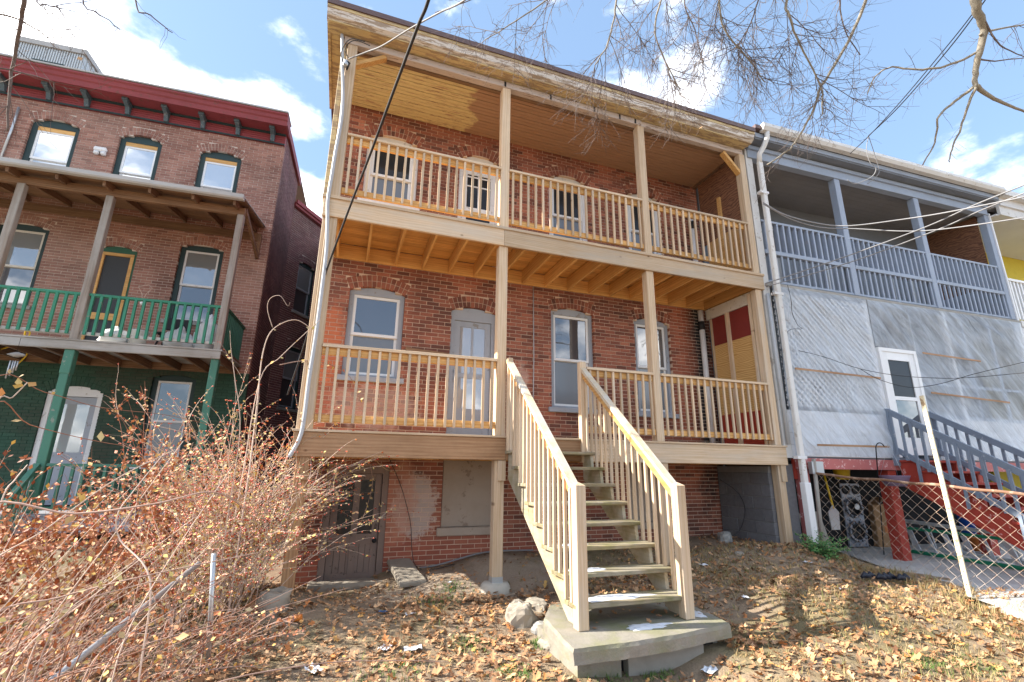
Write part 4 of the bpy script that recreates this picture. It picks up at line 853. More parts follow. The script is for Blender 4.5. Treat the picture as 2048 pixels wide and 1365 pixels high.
# red basement frame
RB = thing('red_porch_frame', 'red painted beam and posts carrying the plastic wrapped porch', 'frame', tuple(RF.O), RF.rz)
cpart(RB, 'beam', G['red_pink'], .18, 7.2, -.02, .08, -.38, -.2); part(RB, 'apron', G['barn_red'], .16, .4, .09, .13, -.55, -.2)
for x, y, w, m_ in ((.22, .0, .16, 'red_pink'), (2.26, .02, .2, 'barn_red'), (4.6, .02, .2, 'barn_red'), (7.0, .02, .2, 'barn_red')): cpart(RB, 'post', G[m_], x, x+w, y, y+w, -2.0, -.385, c=.008)
part(RB, 'back_wall', G['unlit_black'], -.1, 7.3, 1.40, 1.44, -2.0, -.2)  # near-black colour stands in for the shade under the porch
part(RH, 'basement_panel', G['cmu'], -.07, .16, .12, .16, -2.0, -.3)
# grey stair with red stringers
paint('stair_grey', (.19, .23, .295), .55, (.30, .33, .37), .05, .3)
RS = thing('red_staircase', 'red stair with blue grey railings rising to the white storm door', 'staircase', tuple(RF.world((2.45, -.06, 0))), RF.rz)
rn, rr_ = .29, .183
for sx in (.03, 1.03):
    pts = []
    for i in range(9): pts += [(-i*rn, -.2-rr_*i-.04), (-(i+1)*rn, -.2-rr_*i-.04)]
    pts += [(-9*rn, -2.0), (-9*rn+.25, -2.0), (0, -.66)]
    MB().prism(pts, sx, sx+.05, 'x').build('stringer', G['barn_red'], RS)
for i in range(9): cpart(RS, 'tread', G['barn_red'], .0, 1.1, -(i+1)*rn-.03, -i*rn-.0, -.2-rr_*i-.038, -.2-rr_*i, c=.004)
for sx in (-.02, 1.08):
    p0, p1 = (sx, .02, .70), (sx, -2.5, -.90); r = MB().bar(p0, p1, .05, .10).build('handrail', G['stair_grey'], RS); MB().bar((sx, .0, .0), (sx, -2.5, -1.60), .04, .09).build('lower_rail', G['stair_grey'], r)
    for k in range(16): y = -.05-k*.155; z = .70+y*.635; MB().box(sx-.045 if sx < 0 else sx+.025, sx-.02 if sx < 0 else sx+.05, y-.022, y+.022, z-1.05 if k % 4 == 2 else z-.78, z-.03).build('baluster', G['stair_grey'], r)
    MB().cbox(sx-.05, sx+.05, -.02, .06, -.3, .74, .005).build('newel', G['stair_grey'], r)
# the yellow house beyond
YH = thing('yellow_house', 'yellow house with white porch railing beyond the blue grey porch', 'house', tuple(RF.O), RF.rz)
part(YH, 'wall', G['yellow_wall'], 7.6, 14, 1.35, 1.5, -2, 5.9); part(YH, 'ceiling', G['siding_white'], 7.3, 14, -.1, 1.34, 5.66, 5.70); part(YH, 'fascia', G['gutter_white'], 7.36, 14, -.16, -.1, 5.66, 5.9); part(YH, 'gutter', G['gutter_white'], 7.36, 14, -.34, -.2, 6.1, 6.24); part(YH, 'eave', G['siding_white'], 7.36, 14, -.2, .1, 5.9, 6.1)
yr = MB().cbox(7.3, 12, .0, .09, 4.0, 4.06, .004).build('railing', G['vinyl_white'], YH)
for k in range(24): MB().box(7.36+k*.13, 7.41+k*.13, .02, .06, 3.05, 4.0).build('baluster', G['vinyl_white'], yr)
part(YH, 'deck', G['gutter_white'], 7.3, 14, -.02, 1.34, 2.85, 3.0); window(YH, 8.4, 9.3, 3.6, 5.0, .2, 1.35, G['grey_trim'], G['vinyl_white'], G['glass'], G['glass'], dep=-.03); part(YH, 'lower_wall', G['siding_white'], 7.3, 14, .0, .05, -.4, 2.84)
# ------------------------------------------------------------------ patio and what stands on it
PZ = -1.91
bd_ = [onZ(x, y, PZ) for x, y in ((1655, 1096), (1690, 1122), (1730, 1146), (1800, 1160), (1860, 1176), (1930, 1192), (1990, 1212), (2048, 1236), (2200, 1290))]
poly = [(8.0, 1.38)]+[(p[0], p[1]) for p in bd_]+[(16, -3.2), (16, 1.38)]
b = NB('patio_concrete'); n = b.noise(b.pos(), 3, 7, .65); n3 = b.noise(b.pos(), 45, 4); b.bump(n3, .3, .004); b.fin(b.mix(b.ramp(n, (.3, 0), (.7, 1)), (.36, .35, .33), (.56, .55, .53)), .88)
tag(MB().prism(poly, PZ-.1, PZ, 'z').build('patio', G['patio_concrete']), 'pale concrete patio under the neighbouring stair', None, kind='structure')
paint('rust', (.23, .13, .085), .85, (.33, .23, .17), .2, .3); paint('speaker_silver', (.27, .29, .345), .35, (.05, .05, .06), .14, .3, sc=14, metal=.3); plain('speaker_black', (.014, .014, .017), .5); plain('cardboard', (.34, .20, .10), .85, .2, 5)
plain('blue_plastic', (.02, .10, .42), .4, .15); plain('orange_plastic', (.55, .17, .04), .5); plain('yellow_plastic', (.62, .40, .02), .45); plain('purple_plastic', (.17, .12, .18), .5, .2); paint('green_metal', (.02, .26, .14), .45, (.4, .42, .4), .06, .3)
paint('aluminium', (.58, .59, .62), .45, None, dirt=.25, metal=.15); paint('cream_steel', (.74, .66, .46), .55, (.40, .28, .16), .08, .25); plain('dark_bag', (.018, .022, .035), .3, .4, 12)
paint('fence_wire', (.46, .38, .31), .7, (.34, .22, .15), .2, .2)
# chain link fence
FX = 8.1
FN = thing('chain_link_fence', 'rusty chain link fence dividing the leafy yard from the concrete patio', 'fence', (FX, 0, 0))
pT, pB = onX(1627, 918, FX), onX(1647, 1112, FX)
MB().tube([(0, pT[1], pT[2]), (0, pB[1], pB[2]-.1)], .032, 10).build('post', G['grey_wood_z'], FN)
top = [(pT[1], -.44), (-.6, -.50), (-1.2, -.53), (-2.0, -.585), (-2.8, -.655), (-4.4, -.80)]
MB().tube([(0, y, z+.006*math.sin(9*y)) for y, z in ((t, np.interp(-t, [-p[0] for p in top], [p[1] for p in top])) for t in np.linspace(pT[1], -4.4, 60))], [.019+.003*mnoise.noise(Vector((k*.9, 0, 0))) for k in range(60)], 8).build('top_rail', G['rust'], FN)
MB().tube([(0, -4.4, -.75), (0, -4.4, -2.2)], .03, 10).build('post', G['galv'], FN)
cl = MB(); pit = .072; ny = int((pT[1]+4.4)/pit)
for k in range(ny):
    y0 = pT[1]-.02-k*pit; zt = np.interp(-y0, [-p[0] for p in top], [p[1] for p in top])-.005; zb_ = gh(FX, y0)-.03; ns = int((zt-zb_)/(pit*.95)); pts = []
    for j in range(ns+1): s_ = 1 if (j+k) % 2 else -1; pts.append((.004*s_, y0-pit*.5-s_*pit*.5+.006*mnoise.noise(Vector((k, j*.3, 2))), zt-j*(zt-zb_)/ns))
    cl.tube(pts, 0.0028, 3, cap=False, smooth=False)
tag(cl.build('wire_mesh', G['fence_wire'], FN), kind='stuff')
ys_ = thing('fence_stake', 'cream perforated steel stake leaning against the chain link fence', 'stake', tuple(onX(1938, 1185, 8.03)))
o_ = np.array(ys_.location); a_ = onX(1843, 792, 8.03)-o_; m = MB().bar((0, 0, -.05), tuple(a_), .022, .05, (0, 1, 0)); m.build('bar', G['cream_steel'], ys_)
m = MB()
for k in range(16): q = a_*(k+.6)/16.5; m.box(q[0]-.017, q[0]-.0115, q[1]-.006, q[1]+.006, q[2]-.006, q[2]+.006)
m.build('hole', G['rust'], ys_)
def gp(px, py, z=PZ): return onZ(px, py, z)
sp = thing('tower_speaker', 'tall silver fronted party speaker standing behind the chain link fence', 'speaker', tuple(gp(1717, 1096)), R(-10))
MB().cbox(-.24, .24, 0, .34, 0, 1.28, .012).build('cabinet', G['speaker_black'], sp); MB().cbox(-.23, .23, -.03, -.001, .02, 1.26, .02).build('front_panel', G['speaker_silver'], sp)
for z in (.32, .78):
    MB().lathe([(.19, 0), (.205, -.03), (.20, -.045), (.165, -.05), (.16, -.035)], 30, (0, -.03, z), 'y').build('woofer_ring', G['speaker_silver'], sp)
    MB().lathe([(.16, 0), (.15, -.006), (.06, .02), (.055, -.005), (.01, -.015)], 30, (0, -.075, z), 'y').build('woofer_cone', G['speaker_black'], sp)
    for k in range(24): t = k*math.pi/12; MB().box(-.008, .008, -.012, 0, -.02, .02).build('rib', G['speaker_black'] if k % 2 else G['speaker_silver'], sp, (.185*math.cos(t), -.074, z+.185*math.sin(t)), (0, -t+math.pi/2, 0))
for x in (-.12, .12): MB().lathe([(.085, 0), (.09, -.025), (.07, -.03), (.065, -.01), (.02, -.02)], 22, (x, -.03, 1.13), 'y').build('tweeter', G['speaker_black'], sp)
MB().lathe([(.06, -.012), (.055, -.016)], 20, (.03, -.09, .80), 'y').build('sticker', G['vinyl_white'], sp)
cb = thing('cardboard_box', 'tall brown cardboard box beside the silver speaker', 'box', tuple(gp(1768, 1092)), R(-12))
MB().cbox(-.29, .29, -.2, .25, 0, .84, .01).build('carton', G['cardboard'], cb); MB().bar((-.28, -.1, .84), (-.1, -.05, .98), .4, .01).build('flap', G['cardboard'], cb); MB().box(-.1, .08, -.203, -.2005, .28, .42).build('label_sticker', G['orange_plastic'], cb)
gb_ = thing('grey_board', 'grey cement board leaning beside the fence post', 'board', (8.62, .32, PZ), R(-12)); MB().bar((0, 0, 0), (-.05, .2, .78), .42, .02, (0, 1, 0)).build('panel', G['concrete'], gb_)
sv = thing('shovel', 'yellow handled shovel leaning under the red beam', 'shovel', tuple(RF.world(RF.on(1672, 1060, .42)))); o_s = np.array(sv.location); h0, h1 = RF.world(RF.on(1667, 1018, .42))-o_s, RF.world(RF.on(1648, 950, .5))-o_s
MB().tube([tuple(h0), tuple(h1)], .018, 8).build('handle', G['yellow_plastic'], sv); MB().prism([(-.10, .0), (.10, .0), (.13, .30), (.0, .42), (-.13, .3)], -.008, .008).build('blade', G['galv'], sv)
yb_ = thing('yellow_bucket', 'yellow tub hanging under the red beam in the dark basement', 'bucket', tuple(RF.world(RF.on(1683, 945, .6)))); MB().lathe([(.12, -.13), (.15, .1), (.16, .12)], 20).build('tub', G['yellow_plastic'], yb_); MB().tube([(0, 0, .1), (0, 0, .35)], .006, 5).build('cord', G['rust'], yb_)
# folding ladder lying on its side
A_, B_2 = gp(1797, 1102), gp(2075, 1146); dv = B_2-A_; Ln = float(np.linalg.norm(dv)); lad = thing('stepladder', 'aluminium stepladder with green rails lying on its side on the patio', 'ladder', tuple(A_), math.atan2(dv[1], dv[0]))
MB().cbox(0, Ln, -.02, .03, .0, .06, .006).build('green_rail', G['green_metal'], lad); MB().cbox(-.05, Ln-.1, .02, .06, .42, .47, .006).build('green_rail', G['green_metal'], lad)
MB().bar((-.1, .25, .56), (Ln, .2, .50), .05, .06).build('back_rail', G['aluminium'], lad); MB().bar((.1, .3, .10), (Ln, .26, .08), .04, .06).build('back_rail', G['aluminium'], lad)
for k in range(7):
    x = .25+k*.3
    if x < Ln-.05: MB().bar((x+.14, .0, .05), (x, .035, .43), .09 if k % 3 != 1 else .04, .012, (0, 1, 0)).build('step', G['aluminium'], lad)
for k in range(5): x = .1+k*.42; MB().bar((x, .28, .10), (x-.04, .23, .54), .035, .02).build('rear_brace', G['aluminium'], lad)
for nm, lb, ct, px, py, prof, mt in (('blue_bin', 'blue plastic tub among the clutter behind the ladder', 'tub', 1950, 1085, [(.25, 0), (.31, .55), (.33, .57), (.31, .58)], 'blue_plastic'), ('flower_pot', 'orange flower pot in front of the blue tub', 'pot', 1955, 1102, [(.10, 0), (.14, .2), (.155, .21), (.155, .25), (.13, .25)], 'orange_plastic'), ('dark_barrel', 'dark barrel standing under the red stair stringer', 'barrel', 1890, 1080, [(.25, 0), (.28, .3), (.28, .6), (.25, .85)], 'dark_bag')):
    t = thing(nm, lb, ct, tuple(gp(px, py))); MB().lathe(prof, 24).build('body', G[mt], t)
# hanging planter on a shepherd's hook
hk = thing('shepherd_hook', 'thin black shepherd hook pole standing behind the chain link fence', 'pole', tuple(gp(1768, 1110))); top_ = RF.world(RF.on(1752, 900, -.35)); d_ = top_-np.array(hk.location)
hp = [(0, 0, 0), tuple(d_)]+[tuple(d_+np.array((.12-.12*math.cos(t), 0, .12*math.sin(t)))) for t in np.linspace(.3, 2.6, 9)]; MB().tube(hp, .009, 6).build('rod', G['black_rubber'], hk)
pl = thing('hanging_planter', 'purple basket planter hanging in front of the red post', 'planter', tuple(RF.world(RF.on(1790, 962, -.3)))); MB().lathe([(.15, -.09), (.19, .0), (.22, .07), (.225, .09), (.20, .09)], 18).build('basket', G['purple_plastic'], pl)
for t in (0.3, 2.4, 4.5): MB().tube([(.2*math.cos(t), .2*math.sin(t), .08), (0, 0, .62)], .003, 4).build('string', G['galv'], pl)
# ------------------------------------------------------------------ stones, litter, snow
def rock(px, py, s, label, m, seed, group=None, name='rock', flat=.7):
    Q = onG(px, py); t = thing(name, label, 'rock', (Q[0], Q[1], Q[2]-.02), seed*1.3, group); mm = MB(); nu, nv = 18, 12; vs = []
    for j in range(nv+1):
        ph = math.pi*j/nv
        for i in range(nu):
            th = 2*math.pi*i/nu; v = Vector((math.cos(th)*math.sin(ph), math.sin(th)*math.sin(ph), -math.cos(ph))); w = Vector([math.copysign(abs(c)**.75, c) for c in v])
            k = 1+.35*mnoise.noise(v*1.4+Vector((seed, 0, 0)))+.12*mnoise.noise(v*4+Vector((0, seed, 0))); vs.append((w.x*s[0]*k, w.y*s[1]*k, w.z*s[2]*k*flat+s[2]*.35))
    mm.add(vs, [(j*nu+i, j*nu+(i+1) % nu, (j+1)*nu+(i+1) % nu, (j+1)*nu+i) for j in range(nv) for i in range(nu)], smooth=False); mm.build('stone', m, t)
rock(1042, 1245, (.15, .13, .17), 'large pale broken boulder left of the stair foot', G['stone'], 2.1, flat=1)
rock(1085, 1262, (.10, .09, .09), 'small mossy stone between the boulder and the slab', G['stone_grey'], 4.4); rock(1095, 1292, (.11, .09, .08), 'low buff stone against the left side of the slab', G['stone'], 6.2); rock(1072, 1215, (.16, .12, .10), 'buff rubble lump under the left stringer', G['stone'], 8.8)
rock(1450, 1082, (.13, .11, .12), 'rounded grey boulder in front of the block wall', G['stone_grey'], 3.3, flat=1); rock(1478, 1108, (.10, .07, .05), 'flat pale stone on the lawn before the block wall', G['stone'], 5.5); rock(1562, 1102, (.20, .09, .06), 'long pale kerb stone at the foot of the corner post', G['stone'], 7.7)
rock(805, 1112, (.12, .08, .06), 'small dusty stone at the foot of the brick wall', G['stone'], 9.1); rock(1160, 1195, (.12, .1, .10), 'dark stone in the shade under the treads', G['stone_grey'], 1.7)
Q = onG(548, 1218); st_ = thing('concrete_stub', 'broken concrete post stub at the foot of the left porch post', 'concrete', (Q[0], Q[1], Q[2]))
m = MB().lathe([(.15, -.1), (.16, .1), (.15, .17), (.09, .18), (.08, .13)], 16); m.v = [(x*(1+.25*mnoise.noise(Vector((x*7, y*7, z*7)))), y*(1+.25*mnoise.noise(Vector((x*7+9, y*7, z*7)))), z+.03*mnoise.noise(Vector((x*9, y*9, 4)))) for x, y, z in m.v]; m.build('stub', G['stone'], st_)
plain('scrap_white', (.66, .68, .72), .5, .1); plain('tin_orange', (.60, .20, .04), .4); plain('tin_blue', (.03, .07, .16), .4)
Q = onG(598, 1243); can = thing('spray_can', 'small orange and blue can lying in the leaves', 'can', (Q[0], Q[1], Q[2]+.035), R(20)); MB().tube([(-.06, 0, 0), (.02, 0, 0)], .032, 14).build('body', G['tin_orange'], can); MB().tube([(-.10, 0, 0), (-.061, 0, 0)], .03, 14).build('end', G['tin_blue'], can)
for k, (px, py, sz, mt, lb) in enumerate(((825, 1302, .10, 'scrap_white', 'white paper scrap in the leaves left of the slab'), (770, 1300, .09, 'scrap_white', 'long white plastic scrap among fallen leaves'), (628, 1345, .10, 'scrap_white', 'grey white litter near the fallen fence post'), (820, 1232, .07, 'scrap_white', 'crumpled white wrapper before the pine post'), (900, 1168, .05, 'scrap_white', 'tiny white scrap before the round footing'), (765, 1228, .06, 'tin_blue', 'dark blue wrapper in front of the basement door'), (1408, 1133, .08, 'scrap_white', 'flattened pale carton on the lawn before the block wall'), (1490, 1198, .06, 'scrap_white', 'white scrap on the lawn right of the stair'), (1690, 1182, .07, 'scrap_white', 'white scrap on the lawn before the black plastic'), (1420, 1345, .10, 'scrap_white', 'icy scrap in the leaves right of the slab'), (1615, 1128, .07, 'scrap_white', 'pale scrap under the green cedar'))):
    Q = onG(px, py); mm = MB(); n = 5; vs = [((i/n-.5)*sz*1.6, (j/n-.5)*sz, .02+.5*sz*max(0, mnoise.noise(Vector((i*.9+k*7, j*.9, 0))))) for j in range(n+1) for i in range(n+1)]
    o = mm.add(vs, [(j*(n+1)+i, j*(n+1)+i+1, (j+1)*(n+1)+i+1, (j+1)*(n+1)+i) for j in range(n) for i in range(n)]).build('litter', G[mt], None, (Q[0], Q[1], Q[2]), (0, 0, k*1.1)); tag(o, lb, 'litter')
Q = onG(1765, 1165); o_ = MB()
for k in range(7): v0 = Vector((-.24+k*.08, .04*math.sin(k*2.1), .05)); o_.tube([v0, v0+Vector((.05, .02, .03)), v0+Vector((.11, -.01, 0))], [.02, .045, .02], 7)
tag(o_.build('black_plastic', G['dark_bag'], None, (Q[0], Q[1], Q[2]), (0, 0, -.5)), 'crumpled black plastic lying in dry grass by the fence', 'litter')
b = NB('snow'); n = b.noise(b.pos(), 30, 4); b.bump(n, .6, .01); b.fin((.55, .58, .63), .6, Subsurface_Weight=.0)
def snow(label, cx, cy, z, rx, ry, th, seed):
    n = 26; rings = 6; vs = [(0, 0, th)]; fs = []
    for j in range(1, rings+1):
        for i in range(n):
            t = 2*math.pi*i/n; k = j/rings*(1+.75*mnoise.noise(Vector((math.cos(t)*2.6+seed, math.sin(t)*2.6, 0)))); vs.append((rx*k*math.cos(t), ry*k*math.sin(t), th*(1-(j/rings)**3)+.006*mnoise.noise(Vector((i*.7, j*.9, seed)))*(1 if j < rings else 0)))
    fs += [(0, 1+i, 1+(i+1) % n) for i in range(n)]+[(1+(j-1)*n+i, 1+j*n+i, 1+j*n+(i+1) % n, 1+(j-1)*n+(i+1) % n) for j in range(1, rings) for i in range(n)]
    tag(MB().add(vs, fs, smooth=True).build('snow_patch', G['snow'], None, (cx, cy, z)), label, 'snow', 'melting snow patches on the stair')
snow('patch of melting snow on the lowest tread', 3.12, -1.89, -1.6, .34, .08, .018, 1); snow('patch of melting snow on the second lowest tread', 3.0, -1.64, -1.4, .24, .07, .012, 2); snow('patch of melting snow on the third lowest tread', 2.95, -1.40, -1.2, .14, .05, .010, 3)
snow('patch of melting snow on the slab below the treads', 3.28, -2.13, -1.8, .25, .07, .02, 4); snow('patch of melting snow on the slab beside the right newel', 4.02, -1.93, -1.8, .08, .12, .02, 5)
# ------------------------------------------------------------------ fallen leaves and grass
b = NB('dead_leaf'); r_ = b.rnd(); c = b.ramp(r_, (0, (.15, .07, .035)), (.2, (.34, .18, .09)), (.5, (.50, .28, .14)), (.75, (.60, .39, .225)), (.9, (.50, .19, .06)), (1, (.62, .38, .12)))
b.fin(b.mix(b.math('MULTIPLY', b.noise(b.pos(), 40, 3), .5), c, b.mix(.6, c, (.09, .05, .03))), .75)
b = NB('dry_grass'); r_ = b.rnd(); b.fin(b.ramp(r_, (0, (.20, .13, .06)), (.4, (.36, .25, .12)), (.75, (.47, .36, .19)), (.9, (.22, .22, .07)), (1, (.12, .18, .04))), .8)
b = NB('green_grass'); r_ = b.rnd(); b.fin(b.ramp(r_, (0, (.06, .12, .02)), (.6, (.12, .22, .05)), (1, (.24, .28, .09))), .7)
rng = np.random.default_rng(5)
def blocked(x, y):
    if 2.45 < x < 4.05 and -2.38 < y < -1.15: return True
    if y > D-.04 and x > -.05: return True
    if x > 8.3 and y > -.5: return True
    if x > 8.25 and y > -.6-.75*(x-8.25)*.0-1.2: return True
    if y > 4.2 and x < -1.6: return True
    return False
LSH = [(0, .0), (.22, .30), (.5, .14), (.62, .42), (.78, .16), (1.0, .08), (1.05, 0)]
def leaf(m, x, y, z, s, yaw, tilt, roll, curl, rnd):
    out = [(u-.5, v) for u, v in LSH]+[(u-.5, -v) for u, v in LSH[-2:0:-1]]
    cy_, sy_ = math.cos(yaw), math.sin(yaw); vs = []
    for (u, v) in [(-.5+.55, 0)]+out:
        zz_ = curl*(v*v*3.0+(u*u)*.9); px, py, pz = u, v, zz_+tilt*u+roll*v
        vs.append((x+s*(px*cy_-py*sy_), y+s*(px*sy_+py*cy_), z+s*pz))
    n = len(out); m.add(vs, [(0, 1+i, 1+(i+1) % n) for i in range(n)], rnd)
lm = MB(); cnt = 0
while cnt < 26000:
    x, y = rng.uniform(-4.5, 9.2), rng.uniform(-5.2, 1.35)
    dd = math.hypot(x-CAM[0], y-CAM[1]); 
    if blocked(x, y) or dd < 1.2: continue
    den = .72+.45*mnoise.noise(Vector((x*.7, y*.7, 9)))
    if 1.2 < x < 4.6 and 0.0 < y: den *= .25
    if y < -1.2 and x < 4.6: den += .35
    if x > 5 and y > -2.0: den *= .8
    if rng.uniform() > den: continue
    s = rng.choice([.035, .05, .065, .085], p=[.25, .35, .27, .13])*(1 if y < 0 else .8)
    leaf(lm, x, y, gh(x, y)+.006+rng.uniform(0, .035), s, rng.uniform(0, 6.28), rng.normal(0, .4), rng.normal(0, .4), rng.uniform(-.35, .6), rng.uniform()); cnt += 1
for (x0, x1, y0, y1, z, n) in ((2.7, 4.1, -2.05, -1.3, -1.8, 40), (2.7, 3.85, -.2, -2.0, 0, 0)):
    for _ in range(n): leaf(lm, rng.uniform(x0, x1), rng.uniform(y0, y1), z+.01+rng.uniform(0, .02), rng.choice([.04, .06]), rng.uniform(0, 6.28), rng.normal(0, .3), rng.normal(0, .3), rng.uniform(-.2, .5), rng.uniform())
tag(lm.build('fallen_leaves', G['dead_leaf']), 'brown and orange fallen leaves carpeting the yard', None, kind='stuff')
def tuft(m, x, y, z, n, h, sp, rn=None):
    for _ in range(n):
        a = rng.uniform(0, 6.28); l = h*rng.uniform(.5, 1.2); o = rng.uniform(0, sp*.4); le = rng.uniform(.25, 1.0); w = rng.uniform(.0016, .0032)
        bx, by = x+o*math.cos(a*3), y+o*math.sin(a*3); tx, ty = bx+l*le*math.cos(a), by+l*le*math.sin(a); mx_, my_ = bx+l*le*.4*math.cos(a), by+l*le*.4*math.sin(a)
        ox, oy = -w*math.sin(a), w*math.cos(a); zt = z+l*math.sqrt(max(.05, 1-le*le*.8))
        m.add([(bx-ox, by-oy, z), (bx+ox, by+oy, z), (mx_+ox*.8, my_+oy*.8, z+(zt-z)*.62), (mx_-ox*.8, my_-oy*.8, z+(zt-z)*.62), (tx, ty, zt)], [(0, 1, 2, 3), (3, 2, 4)], rng.uniform() if rn is None else rn)
dg = MB(); k = 0
while k < 3600:
    x, y = rng.uniform(3.6, 8.6), rng.uniform(-4.6, .6)
    if blocked(x, y): continue
    den = .5+.8*mnoise.noise(Vector((x*.9, y*.9, 2)))+(.35 if x > 5.2 else -.15)+(.6 if 7.6 < x < 8.3 else 0)
    if rng.uniform() > den: continue
    tuft(dg, x, y, gh(x, y)-.005, 6, .075 if x < 7.6 else .13, .05); k += 1
for k in range(700):
    x, y = rng.uniform(-3.5, 3.6), rng.uniform(-4.2, 1.2)
    if blocked(x, y) or mnoise.noise(Vector((x*.9, y*.9, 12))) < .08: continue
    tuft(dg, x, y, gh(x, y)-.005, 6, .08, .05)
tag(dg.build('dry_grass', G['dry_grass']), 'straw coloured dry grass on the lawn', None, kind='stuff')
gg = MB()
for px, py, rr in ((880, 1200, .12), (905, 1178, .10), (1080, 1290, .06), (1220, 1350, .1), (1950, 1335, .12), (1860, 1330, .10), (780, 1345, .15), (100, 1240, .5), (200, 1200, .4), (1030, 1345, .1), (1310, 1350, .1), (940, 1290, .1)):
    Q = onG(px, py)
    for _ in range(int(60+rr*300)): x, y = Q[0]+rng.normal(0, rr), Q[1]+rng.normal(0, rr); tuft(gg, x, y, gh(x, y)-.004, 4, .05, .03)
for k in range(900):
    x, y = rng.uniform(-7, -.9), rng.uniform(.8, 4.0); tuft(gg, x, y, gh(x, y)-.004, 4, .06, .05)
tag(gg.build('green_grass', G['green_grass']), 'sparse green grass among the leaves', None, kind='stuff')

# ------------------------------------------------------------------ shrubs and canes
plain('cane', (.36, .235, .185), .7, .3, 14, jit=.25); plain('cane_red', (.26, .115, .07), .65, .3, 14, jit=.2); plain('cane_pale', (.55, .42, .34), .7, .25, 14, jit=.2); plain('bark', (.145, .115, .105), .85, .35, 30, jit=.1, bump=.6); plain('bark_pale', (.27, .245, .20), .85, .35, 22, jit=.1, bump=.6)
b = NB('rust_leaf'); r_ = b.rnd(); b.fin(b.ramp(r_, (0, (.16, .05, .025)), (.3, (.36, .11, .045)), (.6, (.50, .20, .075)), (.85, (.56, .34, .19)), (1, (.60, .38, .07))), .6)
b = NB('straw_leaf'); r_ = b.rnd(); b.fin(b.ramp(r_, (0, (.40, .27, .12)), (.5, (.56, .43, .24)), (.85, (.60, .47, .12)), (1, (.55, .16, .05))), .7)
b = NB('berry'); b.fin(b.ramp(b.rnd(), (0, (.45, .03, .02)), (.6, (.55, .09, .03)), (1, (.60, .20, .04))), .4)
def curve(p, d, L_, n, bend, wob, seed):
    pts = [Vector(p)]; d = Vector(d).normalized(); 
    for k in range(n):
        d = (d+Vector(bend)/n+Vector((mnoise.noise(Vector((seed, k*.6, 0))), mnoise.noise(Vector((seed, k*.6, 7))), mnoise.noise(Vector((seed, k*.6, 13)))))*wob/n).normalized()
        pts.append(pts[-1]+d*(L_/n))
    return pts
def smallleaf(m, p, s, rnd=None):
    a = Vector((rng.normal(), rng.normal(), rng.normal())).normalized(); c = a.orthogonal().normalized(); e = a.cross(c)
    p = Vector(p); m.add([p, p+a*s*.5+c*s*.3+e*s*.05, p+a*s, p+a*s*.5-c*s*.3+e*s*.05], [(0, 1, 2), (0, 2, 3)], rng.uniform() if rnd is None else rnd)
def shrub(name, label, x, y, h, n, spread, dirb, leafn, lmat, cmat, twigs=5, lsz=.035, berries=0, r0=.006, group=None, wob=1.2):
    z = gh(x, y); t = thing(name, label, 'shrub', (x, y, z), 0, group); sm_, lf, bm_ = MB(), MB(), MB()
    for k in range(n):
        a = rng.uniform(0, 6.28); tl = abs(rng.normal(0, .5))*spread; d = Vector((math.cos(a)*tl, math.sin(a)*tl, 1))+Vector(dirb); L_ = h*rng.uniform(.6, 1.15)*1.15
        pts = curve((rng.normal(0, .12), rng.normal(0, .12), -.05), d, L_, 11, (math.cos(a)*spread*.9+dirb[0], math.sin(a)*spread*.9+dirb[1], -.55), wob, rng.uniform(0, 99))
        rad = r0*rng.uniform(.7, 1.3); sm_.tube(pts, [rad*(1-.75*i/11) for i in range(12)], 4, cap=False)
        def dress(pp, m_):
            for _ in range(m_):
                i = rng.integers(max(1, len(pp)//4), len(pp)); q = pp[i-1].lerp(pp[i], rng.uniform()) if i < len(pp) else pp[-1]; smallleaf(lf, q, lsz*rng.uniform(.6, 1.3))
            if berries:
                for _ in range(berries):
                    i = rng.integers(len(pp)//2, len(pp)); q = pp[i]+Vector((rng.normal(0, .012), rng.normal(0, .012), -.012)); s_ = .0085*rng.uniform(.7, 1.3)
                    bm_.add([q+Vector((s_, 0, 0)), q+Vector((0, s_, 0)), q+Vector((-s_, 0, 0)), q+Vector((0, -s_, 0)), q+Vector((0, 0, s_)), q+Vector((0, 0, -s_))], [(0, 1, 4), (1, 2, 4), (2, 3, 4), (3, 0, 4), (1, 0, 5), (2, 1, 5), (3, 2, 5), (0, 3, 5)])
        dress(pts, leafn)
        for _ in range(twigs):
            i = int(rng.integers(3, 11)); a2 = rng.uniform(0, 6.28); dd_ = (pts[i+1]-pts[i]).normalized()+Vector((math.cos(a2), math.sin(a2), rng.uniform(-.2, .7)))*.8
            pp = curve(pts[i], dd_, h*rng.uniform(.12, .38), 5, (0, 0, -.3), 1.5, rng.uniform(0, 99)); sm_.tube(pp, [rad*.5*(1-.7*q/5) for q in range(6)], 3, cap=False); dress(pp, max(0, leafn//2))
    sm_.build('stems', G[cmat], t)
    if lf.f: tag(lf.build('leaves', G[lmat], t), kind='stuff')
    if bm_.f: tag(bm_.build('berries', G['berry'], t), kind='stuff')
    return t
gB = 'tangle of autumn shrubs by the left yard'
